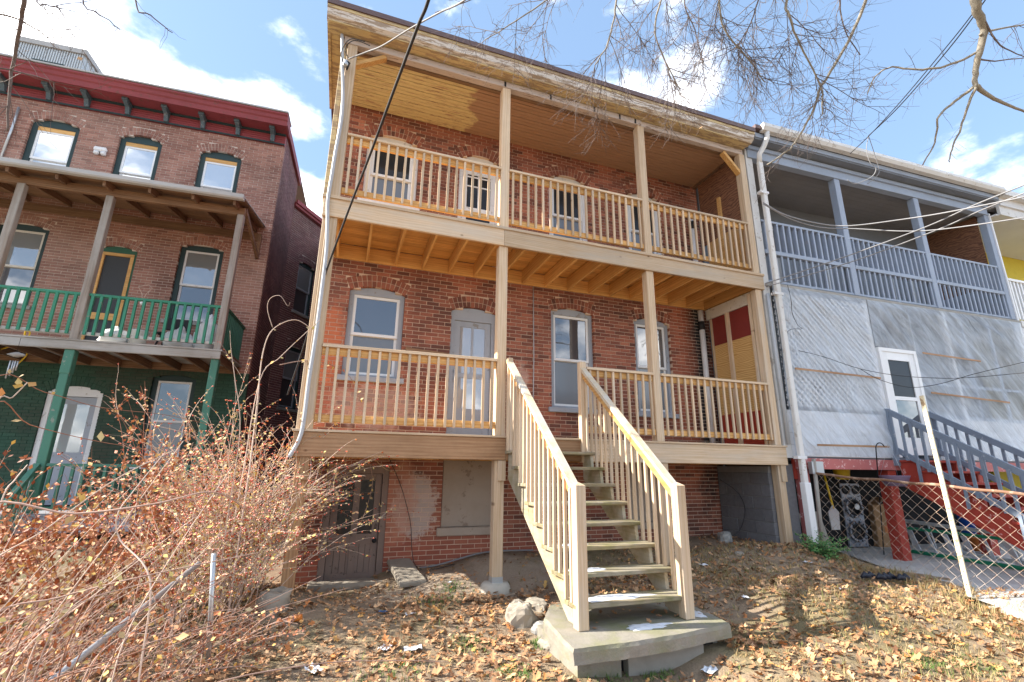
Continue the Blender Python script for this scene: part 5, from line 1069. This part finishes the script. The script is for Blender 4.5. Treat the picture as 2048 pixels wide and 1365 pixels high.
for lb, x, y, h in (('tallest barberry shrub with rust red leaves below the old porch corner', -1.75, 1.15, 1.95), ('barberry shrub with rust red leaves between the alley and the bramble thicket', -1.35, .75, 1.9), ('barberry shrub with orange leaves before the white framed ground floor window', -2.2, .65, 1.75), ('barberry shrub with orange leaves before the green porch railing', -2.75, .2, 1.45), ('leafy barberry shrub behind the upright metal post', -1.1, .15, 1.5), ('low barberry shrub above the slanted fence pipe', -1.65, -.25, 1.25), ('low rust red barberry shrub before the grey porch step', -2.3, -.5, 1.1), ('sparse barberry shrub before the white painted door', -3.1, .9, 1.4)):
    shrub('barberry_shrub', lb, x, y, h, 16, .55, (.12, 0, 0), 15, 'rust_leaf', 'cane_red', 6, .052, group=gB)
for lb, x, y, h in (('tall bramble thicket with red berries against the left porch post', -.42, .75, 1.9), ('bramble thicket with red berries in front of the left porch post', -.40, .25, 1.75), ('tallest straw stemmed bramble at the mouth of the alley', -.85, 1.0, 2.15), ('low bramble beside the broken concrete stub', -.35, -.3, 1.25), ('low bramble behind the upright metal post', -.75, -.45, 1.15), ('bramble with bent straw stems between barberry and porch post', -.6, .5, 1.6)):
    shrub('bramble_shrub', lb, x, y, h, 30, .6, (.08, 0, 0), 8, 'straw_leaf', 'cane_pale', 8, .036, 4, .006, gB, 2.2)
for lb, x, y, h in (('tangle of pink grey canes over the slanted fence pipe', -1.35, -1.35, 1.0), ('low canes in front of the upright metal post', -.75, -1.75, .8), ('tangle of canes left of the slanted fence pipe', -1.9, -1.2, 1.0), ('low canes between the metal post and the leaf covered yard', -.35, -1.3, .7), ('spreading canes at the lower end of the fence pipe', -1.5, -2.2, .9)):
    shrub('cane_thicket', lb, x, y, h, 21, .75, (.45, .1, 0), 6, 'rust_leaf', 'cane', 5, .036, 0, .0055, gB, 1.4)
def cane(label, pts, r, m='cane', leaves=0, n=5, sz=.05, root=True):
    c3 = [Vector(at(*p)) for p in pts]
    if root:
        dv_ = (c3[0]-c3[1]).normalized(); q = c3[0]+Vector((dv_.x, dv_.y, 0))*.12; g_ = gh(q.x, q.y)
        if c3[0].z-g_ > .04: c3 = [Vector((q.x, q.y, g_-.03)), (q+c3[0])*.5*1.0-Vector((0, 0, (c3[0].z-g_)*.45))]+c3
    o0 = c3[0].copy(); fine = []
    for i in range(len(c3)-1):
        p0, p1, p2, p3 = c3[max(i-1, 0)], c3[i], c3[i+1], c3[min(i+2, len(c3)-1)]
        for q in range(6):
            t = q/6; fine.append(.5*((2*p1)+(p2-p0)*t+(2*p0-5*p1+4*p2-p3)*t*t+(3*p1-p0-3*p2+p3)*t**3))
    fine.append(c3[-1]); fine = [f-o0 for f in fine]; N_ = len(fine)
    t = thing('bramble_cane', label, 'cane', tuple(o0)); MB().tube(fine, [r*(1-.6*i/N_)*(1+.12*mnoise.noise(Vector((i*.8, r*900, 0)))) for i in range(N_)], n).build('stem', G[m], t)
    if leaves:
        lf = MB()
        for _ in range(leaves): smallleaf(lf, fine[int(rng.integers(N_//5, N_))], sz*rng.uniform(.6, 1.3))
        tag(lf.build('leaves', G['straw_leaf'], t), kind='stuff')
for k, (lb, pts, r, m, lv) in enumerate((
    ('thick brown cane arching low across the fallen pipe', [(-60, 1028, 1.9), (150, 1028, 2.0), (310, 1008, 2.1), (430, 985, 2.3), (500, 1030, 2.6), (545, 1095, 2.9)], .006, 'cane', 4),
    ('long pale cane rising from the yard towards the green railing', [(-40, 1150, 2.4), (90, 1060, 2.5), (230, 960, 2.7), (350, 900, 2.9)], .006, 'cane_pale', 3),
    ('pale whip curving up beside the barberry', [(300, 1160, 2.6), (240, 1080, 2.7), (235, 1030, 2.7), (265, 985, 2.8), (330, 905, 3.0)], .006, 'cane_pale', 0),
    ('dark brown cane crossing the foreground leaves', [(-30, 1250, 1.8), (120, 1195, 1.9), (300, 1150, 2.0), (520, 1105, 2.3)], .005, 'cane', 6),
    ('straight brown shoot lying over the leaf litter', [(380, 1390, 2.2), (620, 1330, 2.5), (800, 1322, 2.9), (900, 1325, 3.2)], .005, 'cane', 0),
    ('thin red brown shoot below the pipe', [(60, 1390, 1.9), (260, 1310, 2.0), (430, 1250, 2.2), (560, 1200, 2.5)], .004, 'cane_red', 5),
    ('grey pink shoot bending over the metal post', [(120, 1240, 2.1), (260, 1175, 2.3), (370, 1165, 2.4), (480, 1230, 2.6), (545, 1260, 2.7)], .004, 'cane', 3),
    ('upright pale stub of cut cane by the old porch', [(0, 1010, 2.6), (30, 960, 2.7), (55, 930, 2.8)], .006, 'cane_pale', 0),
    ('diagonal pale twig over the yellow leaves', [(-20, 830, 2.2), (25, 795, 2.25), (55, 765, 2.3)], .005, 'cane_pale', 6),
    ('long thin brown runner slanting past the white door', [(-20, 768, 2.6), (90, 785, 2.8), (200, 815, 3.0), (330, 830, 3.3), (420, 850, 3.6)], .0035, 'cane_red', 8),
    ('red brown runner hanging across the green bricks', [(-20, 820, 2.3), (60, 850, 2.5), (180, 880, 2.7), (300, 900, 2.9)], .004, 'cane_red', 4),
    ('tall bent vine tip above the thicket', [(500, 930, 5.0), (515, 800, 5.3), (525, 710, 5.5), (545, 660, 5.6), (590, 640, 5.8), (625, 660, 5.9)], .010, 'cane_pale', 5),
    ('leaning tan vine reaching the left porch post', [(520, 760, 5.4), (560, 715, 5.6), (605, 672, 5.8), (640, 640, 5.9)], .007, 'cane_pale', 8),
    ('forked vine tip beside the alley window', [(480, 860, 5.0), (470, 760, 5.1), (462, 700, 5.2), (460, 662, 5.2)], .006, 'cane_pale', 3),
    ('curling vine tip in front of the alley', [(545, 655, 5.5), (535, 620, 5.5), (540, 598, 5.5), (560, 592, 5.5), (575, 612, 5.5), (580, 605, 5.5)], .004, 'cane_pale', 0),
    ('tan vine sprawling over the lower railing', [(560, 730, 5.6), (610, 722, 5.9), (660, 730, 6.2), (700, 755, 6.4), (720, 800, 6.6), (735, 830, 6.7)], .006, 'cane', 16),
    ('dry vine trailing down before the basement door', [(700, 890, 6.3), (730, 905, 6.4), (745, 960, 6.5), (735, 1010, 6.5), (720, 1050, 6.5)], .005, 'cane', 26),
    ('pale vine twisting past the porch beam', [(560, 925, 5.6), (610, 915, 5.9), (650, 930, 6.1), (700, 920, 6.2), (740, 895, 6.3)], .006, 'cane_pale', 10),
    ('yellow green vine curl hanging below the beam', [(735, 895, 6.3), (760, 930, 6.4), (790, 945, 6.4), (808, 925, 6.4)], .005, 'straw_leaf', 2))):
    cane(lb, pts, r, m, lv, root=k < 14)
lab = 'slender pink grey cane slanting up out of the foreground tangle'
for k in range(46):
    x0, y0 = rng.uniform(-120, 300), rng.uniform(1230, 1400); L_ = rng.uniform(180, 480); a = R(rng.uniform(18, 62)); dp = rng.uniform(2.0, 3.6); cv = rng.uniform(-60, 60)
    cane(lab, [(x0, y0, dp), (x0+.5*L_*math.cos(a)+cv*.3, y0-.5*L_*math.sin(a)+cv*.3, dp+.25), (x0+L_*math.cos(a), y0-L_*math.sin(a)+cv, dp+.6)], rng.uniform(.0025, .005), ('cane', 'cane_red', 'cane_pale')[k % 3], int(rng.integers(2, 10)), 4, .04)
    bpy.data.objects[-1] if False else None
for o in bpy.data.objects:
    if o.get('label') == lab: o['group'] = 'slender canes of the foreground tangle'
fp = thing('fallen_fence_pipe', 'grey steel fence pipe lying slanted in the tangled canes', 'pipe'); p0, p1 = Vector(at(55, 1400, 2.75)), Vector(at(398, 1128, 4.2)); p0 = p1+(p0-p1)*((p1.z+2.1)/(p1.z-p0.z)); fp.location = p0; MB().tube([(0, 0, 0), p1-p0], .022, 12).build('tube', G['galv'], fp)
Q0, Q1 = Vector(onG(418, 1345)), None; d0 = (Q0-Vector(CAM)).dot(Vector(_f)); Q1 = Vector(at(428, 1108, d0)); mp_ = thing('metal_fence_post', 'upright rusty grey fence post among the canes beside the slanted pipe', 'post', tuple(Q0)); MB().tube([(0, 0, -.1), Q1-Q0], .018, 10).build('tube', G['galv'], mp_)
# green cedar seedling
Q = np.array([7.62, -.42, gh(7.62, -.42)]); ce = thing('cedar_seedling', 'bushy green cedar seedling at the foot of the white downspout', 'shrub', tuple(Q)); lf, sm_ = MB(), MB()
for k in range(46):
    a = rng.uniform(0, 6.28); el = rng.uniform(.15, 1.2); L_ = rng.uniform(.2, .46); pp = curve((rng.normal(0, .05), rng.normal(0, .05), 0), (math.cos(a)*math.cos(el), math.sin(a)*math.cos(el), math.sin(el)), L_, 6, (0, 0, -.5), .8, k); sm_.tube(pp, .003, 3, cap=False)
    for q in range(60): i = int(rng.integers(1, 7)); s_ = pp[i-1].lerp(pp[i], rng.uniform()) if i < 7 else pp[-1]; smallleaf(lf, s_+Vector((rng.normal(0, .02), rng.normal(0, .02), rng.normal(0, .012))), .035)
sm_.build('stems', G['cane'], ce); b = NB('cedar_leaf'); b.fin(b.ramp(b.rnd(), (0, (.03, .10, .03)), (.6, (.08, .22, .06)), (1, (.20, .32, .09))), .6); tag(lf.build('foliage', G['cedar_leaf'], ce), kind='stuff')

# ------------------------------------------------------------------ bare trees whose limbs reach over the yard
def tree(label, trunk, limbs, lvl, trunkr, twm='bark', limbm='bark_pale', extra=1.0):
    t = thing('bare_tree', label, 'tree', trunk[0]); o0 = Vector(trunk[0]); tp = [Vector(p)-o0 for p in trunk]; N_ = len(tp)
    MB().tube(tp, [trunkr*(1-.45*i/(N_-1)) for i in range(N_)], 14).build('trunk', G[limbm], t); tw = MB(); lf = MB()
    def grow(pp, r0, lv):
        L_ = sum((pp[i+1]-pp[i]).length for i in range(len(pp)-1))
        n = int({3: 7, 2: 6, 1: 4}[lv]*max(.5, min(2.2, L_*(1.0 if lv == 3 else 1.5)))*extra)
        for _ in range(n):
            i = int(rng.integers(1, len(pp)-1)) if len(pp) > 2 else 0; dv_ = (pp[i+1]-pp[i]).normalized(); a2 = rng.uniform(0, 6.28); sd = dv_.orthogonal().normalized(); sd = sd*math.cos(a2)+dv_.cross(sd)*math.sin(a2)
            d2 = dv_*rng.uniform(.35, .8)+sd*rng.uniform(.4, .9)+Vector((0, 0, -.22)); l2 = {3: .62, 2: .36, 1: .17}[lv]*rng.uniform(.5, 1.4)
            r2 = {3: .0052, 2: .0031, 1: .0019}[lv]; r2 = min(r2, r0*.7)
            q = curve(pp[i].lerp(pp[i+1], rng.uniform()), d2, l2, {3: 7, 2: 5, 1: 3}[lv], (0, 0, rng.uniform(-.35, .25)), 2.4, rng.uniform(0, 999)); m_ = len(q); tw.tube(q, [r2*(1-.6*j/(m_-1)) for j in range(m_)], 3, cap=False)
            if lv > 1: grow(q, r2, lv-1)
            elif rng.uniform() < .006: smallleaf(lf, q[-1], .05)
    for pts, r, thin in limbs:
        c3 = [(Vector(at(*p)) if len(p) == 3 else Vector(p[0]))-o0 for p in pts]; fine = []
        for i in range(len(c3)-1):
            p0, p1, p2, p3 = c3[max(i-1, 0)], c3[i], c3[i+1], c3[min(i+2, len(c3)-1)]
            for q in range(5): u = q/5; fine.append(.5*((2*p1)+(p2-p0)*u+(2*p0-5*p1+4*p2-p3)*u*u+(3*p1-p0-3*p2+p3)*u**3))
        fine.append(c3[-1]); n = len(fine); fine = [f+Vector((mnoise.noise(Vector((i*.5, r*999, 0))), mnoise.noise(Vector((i*.5, r*999, 5))), mnoise.noise(Vector((i*.5, r*999, 9)))))*.012 for i, f in enumerate(fine)]
        MB().tube(fine, [r*(1-.62*i/(n-1)) for i in range(n)], 8 if r > .01 else 5).build('limb', G[limbm if r > .012 else twm], t)
        if thin > 0: grow([f for f in fine], r, thin)
    tag(tw.build('twigs', G[twm], t), kind='stuff')
    if lf.f: tag(lf.build('withered_leaves', G['dead_leaf'], t), kind='stuff')
T0 = Vector((7.2, -7.2, -2.3)); T1 = Vector((6.9, -6.6, 3.6)); TJ = ((6.9, -6.6, 3.6),)
def fromtrunk(*pts): return [TJ, ((pts[0][3]),)]+[p[:3] for p in pts] if len(pts[0]) > 3 else [TJ]+list(pts)
limbs = [
    ([TJ, (2040, -420, 4.3), (1965, -120, 4.6), (1950, -10, 4.7), (1957, 30, 4.75), (1968, 60, 4.8), (1958, 110, 4.85), (1950, 150, 4.9), (1951, 175, 4.9)], .055, 0),
    ([(1951, 172, 4.9), (1975, 190, 5.0), (2010, 208, 5.1), (2060, 228, 5.2)], .026, 1),
    ([(1951, 172, 4.9), (1925, 192, 4.95), (1895, 215, 5.0), (1876, 238, 5.0), (1870, 285, 5.1), (1845, 330, 5.15)], .016, 1),
    ([(1951, 175, 4.9), (1935, 215, 4.95), (1922, 255, 5.0), (1903, 300, 5.05), (1899, 325, 5.05)], .014, 1),
    ([(1955, 105, 4.85), (1905, 128, 4.95), (1845, 140, 5.0), (1785, 135, 5.1), (1752, 152, 5.2), (1735, 188, 5.2)], .013, 2),
    ([(1960, 70, 4.8), (1990, 60, 4.9), (2060, 48, 5.0)], .014, 2), ([(1955, 118, 4.85), (1990, 122, 4.9), (2060, 115, 5.0)], .010, 1), ([(1968, 40, 4.75), (2000, 90, 4.8), (2050, 115, 4.9)], .010, 1),
    ([TJ, (1900, -380, 4.4), (1770, -120, 4.8), (1732, 0, 5.0), (1703, 70, 5.1), (1662, 143, 5.2), (1640, 178, 5.25), (1630, 213, 5.3), (1610, 252, 5.35), (1592, 283, 5.4), (1575, 302, 5.4), (1535, 330, 5.45)], .020, 2),
    ([TJ, (1760, -420, 4.2), (1620, -150, 4.8), (1574, 0, 5.0), (1578, 30, 5.0), (1600, 90, 5.1), (1640, 170, 5.2), (1645, 230, 5.25)], .018, 3),
    ([TJ, (1660, -420, 4.2), (1480, -140, 4.9), (1440, -10, 5.1), (1450, 60, 5.2), (1490, 110, 5.3), (1530, 165, 5.4)], .016, 3),
    ([TJ, (1600, -450, 4.2), (1320, -160, 5.0), (1240, -20, 5.2), (1228, 40, 5.3), (1212, 95, 5.35), (1190, 130, 5.4)], .015, 3),
    ([TJ, (1560, -460, 4.2), (1300, -200, 5.0), (1180, -60, 5.2), (1080, 10, 5.4), (1020, 50, 5.5), (970, 80, 5.6)], .014, 3),
    ([TJ, (1700, -430, 4.2), (1400, -160, 5.0), (1330, -20, 5.2), (1310, 60, 5.3), (1330, 120, 5.4), (1360, 180, 5.5)], .015, 3),
    ([TJ, (1600, -420, 4.4), (1430, -150, 5.2), (1370, -10, 5.4), (1390, 60, 5.5), (1400, 110, 5.6)], .012, 3), ([TJ, (1640, -460, 4.2), (1200, -180, 5.2), (1060, -60, 5.4), (930, 5, 5.5), (870, 25, 5.6)], .011, 2),
    ([TJ, (1720, -420, 4.2), (1560, -140, 4.9), (1520, -10, 5.1), (1500, 50, 5.2), (1470, 100, 5.3)], .012, 3), ([TJ, (1840, -420, 4.2), (1700, -120, 4.9), (1680, -10, 5.0), (1690, 60, 5.1), (1720, 110, 5.2)], .012, 2)]
tree('tall bare tree whose pale limbs and fine twigs hang over the porch roof', [tuple(T0), (7.1, -7.0, .5), tuple(T1)], limbs, 3, .24, extra=1.5)
TL = ((-2.6, -4.6, 3.2),)
tree('bare tree with dark thin branches hanging over the maroon cornice', [(-2.9, -4.8, -2.2), (-2.8, -4.7, .8), (-2.6, -4.6, 3.2)], [
    ([TL, (90, -300, 3.2), (50, -20, 3.4), (42, 45, 3.5), (26, 130, 3.6), (18, 200, 3.6), (15, 262, 3.6)], .018, 2), ([TL, (-60, -120, 3.2), (-30, 10, 3.4), (35, 38, 3.5), (70, 58, 3.55), (100, 78, 3.6)], .010, 2), ([TL, (120, -220, 3.3), (75, -10, 3.5), (100, 10, 3.5), (125, 18, 3.5)], .008, 2),
    ([TL, (180, -260, 3.4), (165, -10, 3.6), (200, 28, 3.7), (240, 60, 3.7)], .008, 1), ([TL, (290, -280, 3.6), (270, -5, 3.8), (300, 30, 3.8), (345, 66, 3.85)], .009, 1), ([TL, (-80, 0, 3.2), (-30, 120, 3.4), (20, 140, 3.4), (60, 150, 3.5), (110, 165, 3.6)], .009, 2)], 1, .14, 'bark', 'bark')

# ------------------------------------------------------------------ cables and conduit
plain('cable_black', (.03, .03, .033), .6); plain('cable_grey', (.26, .26, .27), .6)
def cable(label, pts, r=.008, m='cable_black', smooth=6, name='cable'):
    c3 = [Vector(at(*p)) if not isinstance(p[0], (tuple, np.ndarray, Vector)) else Vector(p[0]) for p in pts]; o0 = c3[0].copy(); fine = []
    for i in range(len(c3)-1):
        p0, p1, p2, p3 = c3[max(i-1, 0)], c3[i], c3[i+1], c3[min(i+2, len(c3)-1)]
        for q in range(smooth): u = q/smooth; fine.append(.5*((2*p1)+(p2-p0)*u+(2*p0-5*p1+4*p2-p3)*u*u+(3*p1-p0-3*p2+p3)*u**3))
    fine.append(c3[-1]); tag(MB().tube([f-o0 for f in fine], r, 6).build(name, G[m], None, tuple(o0)), label, 'cable'); 
cable('thick dark cable slanting down across the left corner of the pine porch', [(900, -160, 3.0), (857, 0, 3.4), (835, 55, 3.7), (790, 175, 4.3), (740, 310, 5.0), (690, 440, 5.7), (645, 565, 6.3), (612, 680, 6.8), (575, 790, 7.2)], .013)
cable('grey twisted service cable reaching the left eave corner', [(1040, -90, 4.2), (930, 0, 5.0), (880, 25, 5.5), (820, 58, 6.0), (765, 92, 6.4), (735, 104, 6.6), (698, 118, 6.75)], .011, 'cable_grey')
for k, pts in enumerate(([(698, 118, 6.75), (690, 100, 6.72), (700, 85, 6.7), (715, 82, 6.7), (740, 92, 6.7)], [(690, 130, 6.75), (682, 110, 6.72), (690, 88, 6.7), (705, 78, 6.7), (730, 84, 6.7)])): cable('small %s wire loop at the left eave corner' % ('upper', 'lower')[k], pts, .006)
Y_ = -.035
cable('pale grey conduit bending down the left porch posts to the beam', [(tuple(onY(x, y, Y_)),) for x, y in ((684, 70), (685, 130), (686, 190), (683, 240), (672, 300), (664, 350), (656, 400), (655, 440), (653, 500), (645, 570), (632, 670), (618, 760), (608, 840), (598, 880), (578, 915))], .026, 'conduit_grey', name='conduit')
ins = thing('wire_insulator', 'cluster of cable clamps on the left corner post under the eave', 'clamp', tuple(onY(692, 128, -.06))); MB().lathe([(.02, -.06), (.045, -.04), (.045, .0), (.03, .02), (.04, .04), (.02, .06)], 14).build('insulator', G['galv'], ins); MB().tube([(-.04, 0, .08), (.05, -.03, .0), (.02, 0, -.1)], .012, 6).build('clamp', G['black_rubber'], ins)
rw = [('sagging pale cable from the porch corner along the blue grey railing', [(1526, 405, 8.6), (1570, 430, 8.5), (1640, 448, 8.4), (1700, 452, 8.2), (1800, 440, 7.8), (1900, 424, 7.3), (2060, 392, 6.6)], .010, 'cable_grey'),
      ('pale cable sagging before the first blue grey post', [(1526, 408, 8.6), (1580, 438, 8.5), (1640, 455, 8.5), (1710, 458, 8.3), (1850, 462, 7.6), (2060, 434, 6.6)], .009, 'cable_grey'),
      ('straight pale cable rising from the downspout to the upper right', [(1530, 568, 8.6), (1690, 514, 8.2), (1850, 455, 7.6), (1950, 410, 7.1), (2060, 366, 6.6)], .010, 'cable_grey'),
      ('second straight pale cable rising beside the first from the downspout', [(1532, 574, 8.6), (1700, 525, 8.2), (1870, 462, 7.6), (1960, 422, 7.1), (2060, 382, 6.6)], .009, 'cable_grey'),
      ('thin clothesline crossing the plastic sheeting and the door', [(1562, 694, 8.7), (1640, 712, 8.6), (1720, 738, 8.5), (1800, 752, 8.3), (1890, 757, 8.0), (1960, 754, 7.7), (2060, 745, 7.3)], .005, 'cable_black'),
      ('thin clothesline dipping below the door pane and rising right', [(1720, 738, 8.5), (1760, 760, 8.4), (1820, 775, 8.2), (1880, 768, 8.0), (1950, 748, 7.7), (2060, 722, 7.3)], .005, 'cable_black'),
      ('dark service cable running from the gutter up to the right', [(1737, 272, 8.2), (1790, 222, 7.6), (1850, 155, 7.0), (1920, 70, 6.3), (1985, -20, 5.7)], .008, 'cable_black'),
      ('twin dark service cable running from the gutter up to the right', [(1700, 308, 8.4), (1742, 268, 8.1), (1800, 205, 7.5), (1870, 122, 6.8), (1940, 35, 6.1), (1990, -40, 5.6)], .007, 'cable_black'),
      ('cable loop hanging from the splice to the gutter clips', [(1737, 272, 8.2), (1733, 300, 8.2), (1740, 325, 8.2), (1752, 338, 8.2), (1742, 355, 8.2), (1710, 368, 8.2), (1695, 360, 8.2)], .006, 'cable_grey'),
      ('second cable loop hanging from the splice to the gutter clips', [(1737, 272, 8.2), (1748, 305, 8.2), (1757, 335, 8.2), (1756, 350, 8.2), (1735, 368, 8.2)], .006, 'cable_grey'),
      ('dark cable hanging down the plastic beside the downspout', [(1545, 585, 8.5), (1556, 640, 8.5), (1565, 720, 8.5), (1572, 800, 8.4), (1588, 880, 8.4), (1600, 905, 8.4)], .006, 'cable_black'),
      ('looping dark cable over the plastic sheeting', [(1575, 570, 8.6), (1582, 600, 8.6), (1584, 625, 8.6), (1595, 650, 8.6), (1604, 658, 8.6), (1580, 660, 8.6), (1568, 680, 8.6), (1566, 720, 8.6), (1571, 750, 8.5)], .005, 'cable_black'),
      ('dark wire slanting from the pine post down to the fence', [(1548, 985, 8.2), (1580, 1010, 8.1), (1620, 1045, 8.0), (1652, 1075, 7.9)], .006, 'cable_black'),
      ('dark hose curled before the block wall', [(1440, 960, 8.6), (1475, 985, 8.5), (1490, 1020, 8.4), (1480, 1060, 8.3), (1460, 1075, 8.2)], .007, 'cable_black')]
for lb, pts, r, m in rw: cable(lb, pts, r, m)
for k, (x, y) in enumerate(((1.35, -1.72), (1.9, -1.70))): pass
cable('grey ground cable lying along the foot of the brick wall', [((1.35, 1.30, gh(1.35, 1.3)+.02),), ((2.0, 1.33, gh(2, 1.33)+.02),), ((2.8, 1.34, gh(2.8, 1.34)+.03),), ((3.6, 1.34, gh(3.6, 1.34)+.03),)], .012, 'cable_grey')
cable('dark cable fallen from the porch beam to the ground by the wall', [((1.25, 1.36, -.3),), ((1.45, 1.33, -.7),), ((1.62, 1.30, -1.2),), ((1.75, 1.25, gh(1.75, 1.25)+.02),), ((2.3, 1.22, gh(2.3, 1.22)+.02),)], .006)

cable('bright yellow cord looped under the old porch beside the wind chime', [(-20, 705, 9.2), (30, 690, 9.2), (52, 678, 9.2), (60, 666, 9.2), (52, 662, 9.2), (50, 675, 9.2), (60, 690, 9.2), (52, 712, 9.2), (36, 728, 9.2)], .014, 'yellow_plastic')
hb = thing('hanging_bulb', 'white bulb hanging on loose cords before the old porch railing', 'bulb', tuple(LF.world(LF.on(284, 606, -1.3)))); MB().lathe([(.012, .06), (.02, .03), (.035, 0), (.03, -.03), (.01, -.045)], 14).build('globe', G['vinyl_white'], hb)
for k in (-1, 1): MB().tube([(.0, 0, .05), (.04*k, 0, .2), (.12*k, 0, .33), (.05, 0, .40)], .006, 5).build('cord', G['cane_pale'], hb)
import OpenImageIO as oiio,numpy as np,sys
b=oiio.ImageBuf('/workdir/render_main.png');a=b.get_pixels(oiio.FLOAT)[:,:,:3]*255
for n,(x0,y0,x1,y1) in dict(sky_mid=(230,30,310,60),sky_r=(880,150,930,170),brick_low=(610,310,640,350),brick_left=(110,270,150,300),leftupper=(60,130,110,150),post=(502,300,506,350),beam2=(560,252,600,262),ground=(300,640,450,675),groundR=(800,640,1000,675),sheet=(800,330,860,400),ceil=(560,130,600,140),joist=(350,235,480,245),rail_r=(830,255,850,290)).items():
    print(n,a[y0*a.shape[0]//682:y1*a.shape[0]//682,x0*a.shape[1]//1024:x1*a.shape[1]//1024].mean((0,1)).round())
